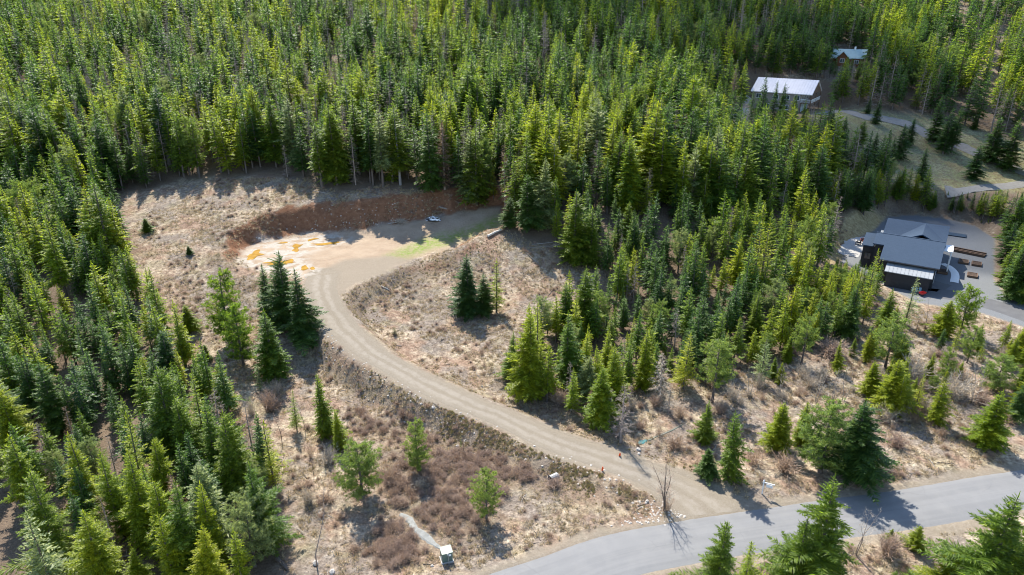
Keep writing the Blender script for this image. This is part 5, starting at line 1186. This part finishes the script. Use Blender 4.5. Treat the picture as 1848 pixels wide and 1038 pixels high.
mb = MB(); seams(mb, .4, 3.4, 6, 4.32, 4.9, 8.18, 5.3); mb.build("seam", M['metal_roof'], m_)
for xx in (.4, 3.4): bevel(MB().box(xx-.08, xx+.08, 7.9, 8.06, -1, 5.1).build("porch_post", M['black'], hs))
lt = MB(); lt.slab([(3.2, -10.2, 2.95), (10.9, -10.2, 2.95), (10.9, -7.45, 3.75), (3.2, -7.45, 3.75)], .12); lo = lt.build("lean_to_roof", M['metal_roof'], hs)
for i in range(13):
    mb = MB(); xx = 3.22+7.64*i/12; seams(mb, xx, xx+.001, 1, -10.2, 2.95, -7.45, 3.75); mb.build("seam", M['metal_roof'], lo)
mb = MB(); prism(mb, [(-9.9, -2.2), (-7.42, -2.2), (-7.42, 3.55), (-9.9, 2.85)], 3.6, 10.6); mb.build("lean_to_wall", M['siding_black'], hs)
mb = MB(); mb.slab([(HL-.6, 3.6, 4.4), (HL+1.6, 3.6, 4.4), (HL+1.6, 8.0, 4.4), (HL-.6, 8.0, 4.4)], .18); mb.build("entry_canopy", M['white'], hs)
for yy in (3.8, 7.8): bevel(MB().box(HL+1.3, HL+1.5, yy-.1, yy+.1, -.5, 4.2).build("canopy_post", M['white'], hs))
for yy, zz_ in ((-5.2, 2.0), (-2.0, 2.0), (1.8, 2.0)): window(hs, HL-.5, yy, zz_, 1.3, 1.4, 'x+')
dr = bevel(MB().box(HL-.5, HL-.42, -3.9, -2.9, -.1, 2.1).build("door", M['white'], hs)); MB().box(HL-.42, HL-.36, -3.05, -2.98, .95, 1.1).build("handle", M['steel'], dr)
window(hs, 1.3, -3.1, 2.3, 1.1, 1.2, 'y-', M['black']); window(hs, -.7, -1.2, 2.4, 1.0, 1.2, 'y-', M['black'])
for i, dx in enumerate((8.1, 8.65, 9.2)):
    o = bevel(MB().box(dx, dx+.42, -10.08, -9.9, -.1+.1*i, .75+.1*i).build("meter_box", M['blue_glass'], hs), .03)
    MB().tube([(dx+.2, -9.98, -1.6), (dx+.2, -9.98, -.1+.1*i)], .04, 5).build("conduit", M['steel'], o)
mb = MB(); mb.box(9.4, 10.0, -11.2, -10.6, -.95, -.45); 
x, y, z = (hs.matrix_basis @ Vector((9.9, -11.4, 0)))[:3]; z = float(gz(x, y)); e = empty("red_barrow", (x, y, z), .4); tag(e, "small red cart by the lean-to of the dark house", "cart")
mb = MB(); mb.add([(-.45,-.28,.35),(.45,-.28,.35),(.45,.28,.35),(-.45,.28,.35),(-.6,-.38,.7),(.6,-.38,.7),(.6,.38,.7),(-.6,.38,.7)], [(0,3,2,1),(0,1,5,4),(1,2,6,5),(2,3,7,6),(3,0,4,7)]); mb.build("tray", mat_simple('red_paint', (.6, .04, .03), (.5, .03, .025), 4, .5, .4), e)
for s_ in (-1, 1): MB().tube([(-.2, s_*.3, .18), (-.2, s_*.36, .18)], .18, 10).build("wheel", M['black'], e)
MB().tube([(.55, 0, .45), (1.0, 0, .75)], .025, 5).build("handle", M['steel'], e)
# curved white path and the yard's furniture
N_ = M['path_white'] = mat_simple('white_concrete', (.74, .73, .71), (.66, .65, .63), 1.5, .8, .2)
path_px("white_path", [(1701,476),(1712,481),(1720,488),(1724,497),(1722,510)], 1.7, M['path_white'], "curved white concrete path right of the dark house", .06, YARD_Z)
def to_yard(px_, py_): return (*at(px_, py_, YARD_Z), YARD_Z)
HA = math.atan2(ud[1], ud[0])
for px_, py_, lb in [(1738.5,474,"left of the upper pair of square planting beds"),(1762,478,"right of the upper pair of square planting beds"),(1754.5,498.5,"square planting bed nearest the tarmac drive"),(1701,492,"planting bed tucked between house wall and curved path")]:
    e = empty("planting_bed", to_yard(px_, py_), HA); tag(e, lb, "planter", "planting beds in the yard"); a, b = .85, 1.15
    for q in ((-a, a, -b, -b+.14), (-a, a, b-.14, b), (-a, -a+.14, -b+.14, b-.14), (a-.14, a, -b+.14, b-.14)): bevel(MB().box(*q, 0, .42).build("board", M['timber'], e), .015)
    mb = MB(); n = 8; V = [(-a+.14+(2*a-.28)*i/n, -b+.14+(2*b-.28)*j/n, .30+.1*float(vnoise(i*1.3+px_, j*1.3, 3))) for j in range(n+1) for i in range(n+1)]; mb.add(V, [(j*(n+1)+i, j*(n+1)+i+1, (j+1)*(n+1)+i+1, (j+1)*(n+1)+i) for j in range(n) for i in range(n)]); mb.build("soil", M['soil'], e)
A2 = np.array(at(1709, 449, YARD_Z)); B2 = np.array(at(1778, 463, YARD_Z)); L2 = float(np.hypot(*(B2-A2)))
e = empty("long_planting_bed", (*A2, YARD_Z), math.atan2(*(B2-A2)[::-1])); tag(e, "long narrow timber planting bed running right from the dark house", "planter")
for yy in (-1.0, .0, 1.0):
    for i in range(3): bevel(MB().box(L2*i/3+.03, L2*(i+1)/3-.03, yy-.14, yy+.14, 0, .5 if yy else .42).build("timber", M['timber'], e), .02)
MB().box(0, L2, -.86, -.15, 0, .28).build("soil", M['soil'], e); MB().box(0, L2, .15, .86, 0, .28).build("soil", M['soil'], e)
e = empty("dark_mat", to_yard(1726, 425), HA); tag(e, "flat dark blue mat lying in the gravel yard", "mat"); bevel(MB().box(-1.9, 1.9, -1.2, 1.2, .12, .22).build("surface", mat_simple('dark_blue_panel', (.03, .05, .075), (.025, .042, .065), 2, .4, .4), e), .03); MB().box(-1.7, 1.7, -1.0, 1.0, 0, .118).build("frame", M['black'], e)
strip("patio", [(1530,462),(1538,450),(1548,440),(1562,433),(1575,430)], [4.2, 5.0, 5.0, 4.5, 3.5], M['concrete'], "pale concrete patio left of the dark house", kind="structure")
def chair(px_, py_, rz, mat, lb):
    x, y, z = ground(px_, py_); e = empty("garden_chair", (x, y, z+.08), rz, 1.25); tag(e, lb, "chair")
    for i in range(5): MB().add([(-.3+.125*i, .25, .33), (-.3+.125*i+.1, .25, .33), (-.3+.125*i+.1, .52, 1.0+.06*(2-abs(i-2))), (-.3+.125*i, .52, 1.0+.06*(2-abs(i-2))), (-.3+.125*i, .28, .33), (-.3+.125*i+.1, .28, .33), (-.3+.125*i+.1, .55, 1.0+.06*(2-abs(i-2))), (-.3+.125*i, .55, 1.0+.06*(2-abs(i-2)))], [(0,1,2,3),(7,6,5,4),(0,4,5,1),(1,5,6,2),(2,6,7,3),(3,7,4,0)]).build("back_slat", mat, e)
    MB().add([(-.3,-.3,.42),(.3,-.3,.42),(.3,.3,.3),(-.3,.3,.3),(-.3,-.3,.46),(.3,-.3,.46),(.3,.3,.34),(-.3,.3,.34)], [(0,3,2,1),(4,5,6,7),(0,1,5,4),(1,2,6,5),(2,3,7,6),(3,0,4,7)]).build("seat", mat, e)
    for s_ in (-1, 1):
        MB().box(s_*.36-.06, s_*.36+.06, -.32, .4, .58, .62).build("armrest", mat, e)
        for yy in (-.28, .3): MB().box(s_*.34-.035, s_*.34+.035, yy-.04, yy+.04, -.1, .58).build("leg", mat, e)
chair(1556, 439, 2.6, mat_simple('rust_red_paint', (.28, .05, .035), (.22, .04, .03), 5, .6, .3), "rust red garden chair on the patio left of the dark house"); chair(1548, 442, 3.9, M['black'], "black garden chair on the patio left of the dark house")

# white-roofed house
wr, we = WH_Z+9.0, WH_Z+5.4
A = np.array(at(1368.5, 139, wr)); B = np.array(at(1478.8, 145, wr)); ud = (B-A)/np.hypot(*(B-A)); L = float(np.hypot(*(B-A)))
e = empty("white_roofed_house", (A[0], A[1], WH_Z), math.atan2(ud[1], ud[0])); tag(e, "taupe two-storey house with a long pale metal roof below the forest", "house")
ev = np.array(at(1463, 171, we))-B; W = float(abs(ev@np.array([-ud[1], ud[0]]))); W = min(max(W, 5.0), 8.0); s = (9.0-5.4)/W
mb = MB(); prism(mb, [(-W+.6, -1), (W-.6, -1), (W-.6, 5.5), (0, 8.72), (-W+.6, 5.5)], .5, L-3.2); mb.build("wall", M['taupe'], e)
mb = MB(); mb.slab([(0, -W, 5.4), (L, -W, 5.4), (L, 0, 9), (0, 0, 9)], .2); mb.slab([(0, 0, 9), (L, 0, 9), (L, W, 5.4), (0, W, 5.4)], .2); rf = mb.build("roof", M['white_roof'], e)
for i in range(23): mb = MB(); xx = .05+(L-.1)*i/22; seams(mb, xx, xx+.001, 1, -W+.02, 5.41, -.05, 8.98, .06, .06); mb.build("seam", M['white_roof'], rf)
mb = MB(); prism(mb, [(-W+.3, 5.35), (0, 8.75), (W-.3, 5.35)][::-1], L-.5, L-.3); mb.build("gable_end", M['timber'], e)
mb = MB(); mb.box(L-3.2, L-.1, -W+.3, W-.3, 2.65, 2.85); mb.build("balcony_floor", M['timber'], e)
rl = MB(); rl.box(L-3.2, L-.1, -W+.3, -W+.38, 3.75, 3.85); rl.box(L-.18, L-.1, -W+.38, W-.3, 3.75, 3.85); ro = rl.build("balcony_rail", M['white'], e)
for i in range(16): MB().box(L-3.1+i*.19, L-3.06+i*.19, -W+.31, -W+.36, 2.86, 3.75).build("baluster", M['white'], ro)
for i in range(30): yy = -W+.5+i*(2*W-.9)/30; MB().box(L-.17, L-.12, yy, yy+.04, 2.86, 3.75).build("baluster", M['white'], ro)
for yy in (-W+.35, 0, W-.35): bevel(MB().box(L-.35, L-.12, yy-.12, yy+.12, -1, 2.64).build("post", M['timber'], e)); bevel(MB().box(L-.34, L-.13, yy-.11, yy+.11, 2.86, 5.3).build("post", M['timber'], e))
bevel(MB().box(L-3.1, L-2.9, -W+.35, -W+.55, -1, 2.64).build("post", M['timber'], e))
for i in range(4): window(e, L-3.2, -W+1.9+i*2.6, 1.1, 1.9, 2.1, 'x+', None, M['blue_glass'])
for i in range(3): window(e, L-3.2, -W+2.6+i*3.2, 4.0, 1.6, 1.6, 'x+')
for xx in (2.5, L*.42, L*.60, L*.76): window(e, xx, -W+.6, 4.1, 1.5, 1.2, 'y-')
for xx in (L*.3, L*.6): window(e, xx, -W+.6, 1.2, 1.4, 1.2, 'y-')
# log cabin far up the slope
x, y, z = ground(1530, 113); e = empty("log_cabin", (x, y, z-1.2), math.radians(-28), .8); tag(e, "brown log cabin with grey-green roof high among the trees", "house")
mb = MB(); prism(mb, [(-3.2, -2), (3.2, -2), (3.2, 4), (0, 6.8), (-3.2, 4)], -6, 6); mb.build("wall", M['log_wall'], e)
mb = MB(); mb.slab([(-6.8, -3.9, 3.55), (6.8, -3.9, 3.55), (6.8, 0, 7.0), (-6.8, 0, 7.0)], .2); mb.slab([(-6.8, 0, 7), (6.8, 0, 7), (6.8, 3.9, 3.55), (-6.8, 3.9, 3.55)], .2); rf = mb.build("roof", M['teal_roof'], e)
mb = MB(); mb.add([(-4.2, -5.6, -2), (.2, -5.6, -2), (.2, -3, -2), (-4.2, -3, -2), (-4.2, -5.6, 3.8), (.2, -5.6, 3.8), (.2, -3, 3.8), (-4.2, -3, 3.8), (-2, -5.6, 6.0), (-2, -3, 6.0)], [(0,1,5,8,4),(1,2,6,5),(3,0,4,7)]); mb.build("front_wing", M['log_wall'], e)
mb = MB(); mb.slab([(-5, -6.3, 3.3), (-2, -6.3, 6.3), (-2, -.4, 6.3), (-5, -.4, 3.3)][::-1][::-1], .18); mb.slab([(-2, -6.3, 6.3), (1, -6.3, 3.3), (1, -.4, 3.3), (-2, -.4, 6.3)], .18); mb.build("wing_roof", M['teal_roof'], e)
bevel(MB().box(1.6, 2.3, -.2, .5, 5.5, 8.0).build("chimney", M['white'], rf)); window(e, -2, -5.6, 2.6, 1.6, 1.4, 'y-'); window(e, 3.4, -3.2, 2.0, 1.5, 1.4, 'y-')
# small shed and parked vehicle among the trees
x, y, z = ground(1427, 266); e = empty("garden_shed", (x, y, z), math.radians(-20)); tag(e, "little red-brown shed with teal roof below the white-roofed house", "shed")
mb = MB(); prism(mb, [(-1.3, -.5), (1.3, -.5), (1.3, 2.2), (0, 2.9), (-1.3, 2.2)], -1.8, 1.8); mb.build("wall", M['log_wall'], e); mb = MB(); mb.slab([(-2.1, -1.7, 2.1), (2.1, -1.7, 2.1), (2.1, 0, 3.1), (-2.1, 0, 3.1)], .1); mb.slab([(-2.1, 0, 3.1), (2.1, 0, 3.1), (2.1, 1.7, 2.1), (-2.1, 1.7, 2.1)], .1); mb.build("roof", mat_simple('teal_metal', (.12, .26, .26), (.10, .22, .22), 1, .5, .4), e)
bevel(MB().box(-.4, .4, -1.36, -1.30, 0, 1.9).build("door", M['timber'], e), .01)
x, y, z = ground(1503, 238); e = empty("parked_car", (x, y, z+.05), math.radians(60)); tag(e, "white vehicle parked on the gravel turnaround among the trees", "car")
mb = MB(); prism(mb, [(-.88, .32), (.88, .32), (.9, .75), (.85, 1.0), (-.85, 1.0), (-.9, .75)], -2.2, 2.2); body = bevel(mb.build("body", M['white'], e), .12, 3)
mb = MB(); mb.add([(-1.7,-.8,1.0),(1.1,-.8,1.0),(1.1,.8,1.0),(-1.7,.8,1.0),(-1.3,-.65,1.58),(.4,-.65,1.58),(.4,.65,1.58),(-1.3,.65,1.58)], [(0,3,2,1),(4,5,6,7),(0,1,5,4),(1,2,6,5),(2,3,7,6),(3,0,4,7)]); bevel(mb.build("cabin", M['glass'], e), .06); bevel(MB().box(-1.32, .42, -.66, .66, 1.57, 1.63).build("roof", M['white'], e), .03)
for xx in (-1.4, 1.4):
    for s_ in (-1, 1): w_ = MB().tube([(xx, s_*.72, .33), (xx, s_*.93, .33)], .33, 14).build("wheel", M['black'], e); MB().tube([(xx, s_*.925, .33), (xx, s_*.95, .33)], .19, 10).build("rim", M['steel'], w_)

# ------------------------------------------------------------------ a drifting cloud above the hill, whose shade lies over the right-hand side
FOOT = [(640,-40),(980,-40),(1300,-60),(1480,30),(1600,110),(1800,200),(1780,270),(1640,270),(1700,380),(1880,440),(1880,540),(1720,535),(1580,440),(1460,330),(1340,240),(1200,150),(1040,95),(820,50)]
FW = np.array([ground(a, max(b, 5))[:2] for a, b in FOOT]); ce_ = FW.mean(0)
N = NT("cloud_vapour"); tr = N.n("BsdfTransparent"); df = N.n("BsdfTranslucent"); df.inputs[0].default_value = (.9, .9, .9, 1); d2 = N.n("BsdfDiffuse"); d2.inputs[0].default_value = (.9, .9, .9, 1)
m1 = N.n("MixShader", i_0=.5, i_1=df.outputs[0], i_2=d2.outputs[0]); m2 = N.n("MixShader", i_0=.17, i_1=tr.outputs[0], i_2=m1.outputs[0]); M['cloud'] = N.done(m2.outputs[0])
g = np.random.default_rng(44); cl_h = 420.0; cs = []
while len(cs) < 60:
    q = g.uniform(FW.min(0)-6, FW.max(0)+6)
    if float(sdist(np.array([q[0]]), np.array([q[1]]), FW)[0]) < -4+g.normal(0, 5): cs.append(q)
import bmesh
bm = bmesh.new(); bmesh.ops.create_icosphere(bm, subdivisions=2, radius=1); base = np.array([v.co[:] for v in bm.verts]); tri = np.array([[v.index for v in f.verts] for f in bm.faces]); bm.free()
Vs, Fs = [], []
for k, q in enumerate(cs):
    zg = float(gz(*q)); t = (cl_h+g.uniform(-14, 14)-zg)/sdir.z; c3 = np.array([q[0]+sdir.x*t, q[1]+sdir.y*t, zg+sdir.z*t]); r = g.uniform(13, 24)
    d = base*(1+.45*(fbm(base[:, 0]*1.6+k*7, base[:, 1]*1.6+base[:, 2]*1.3, 5, 3)-.5))[:, None]; Vs.append(d*np.array([r, r, r*.5])+c3); Fs.append(tri+len(base)*k)
co = link("cloud", mesh_np("cloud", np.concatenate(Vs), [np.concatenate(Fs)], [M['cloud']], smooth_sh=True)); tag(co, "white cloud drifting above the hillside", kind="structure")
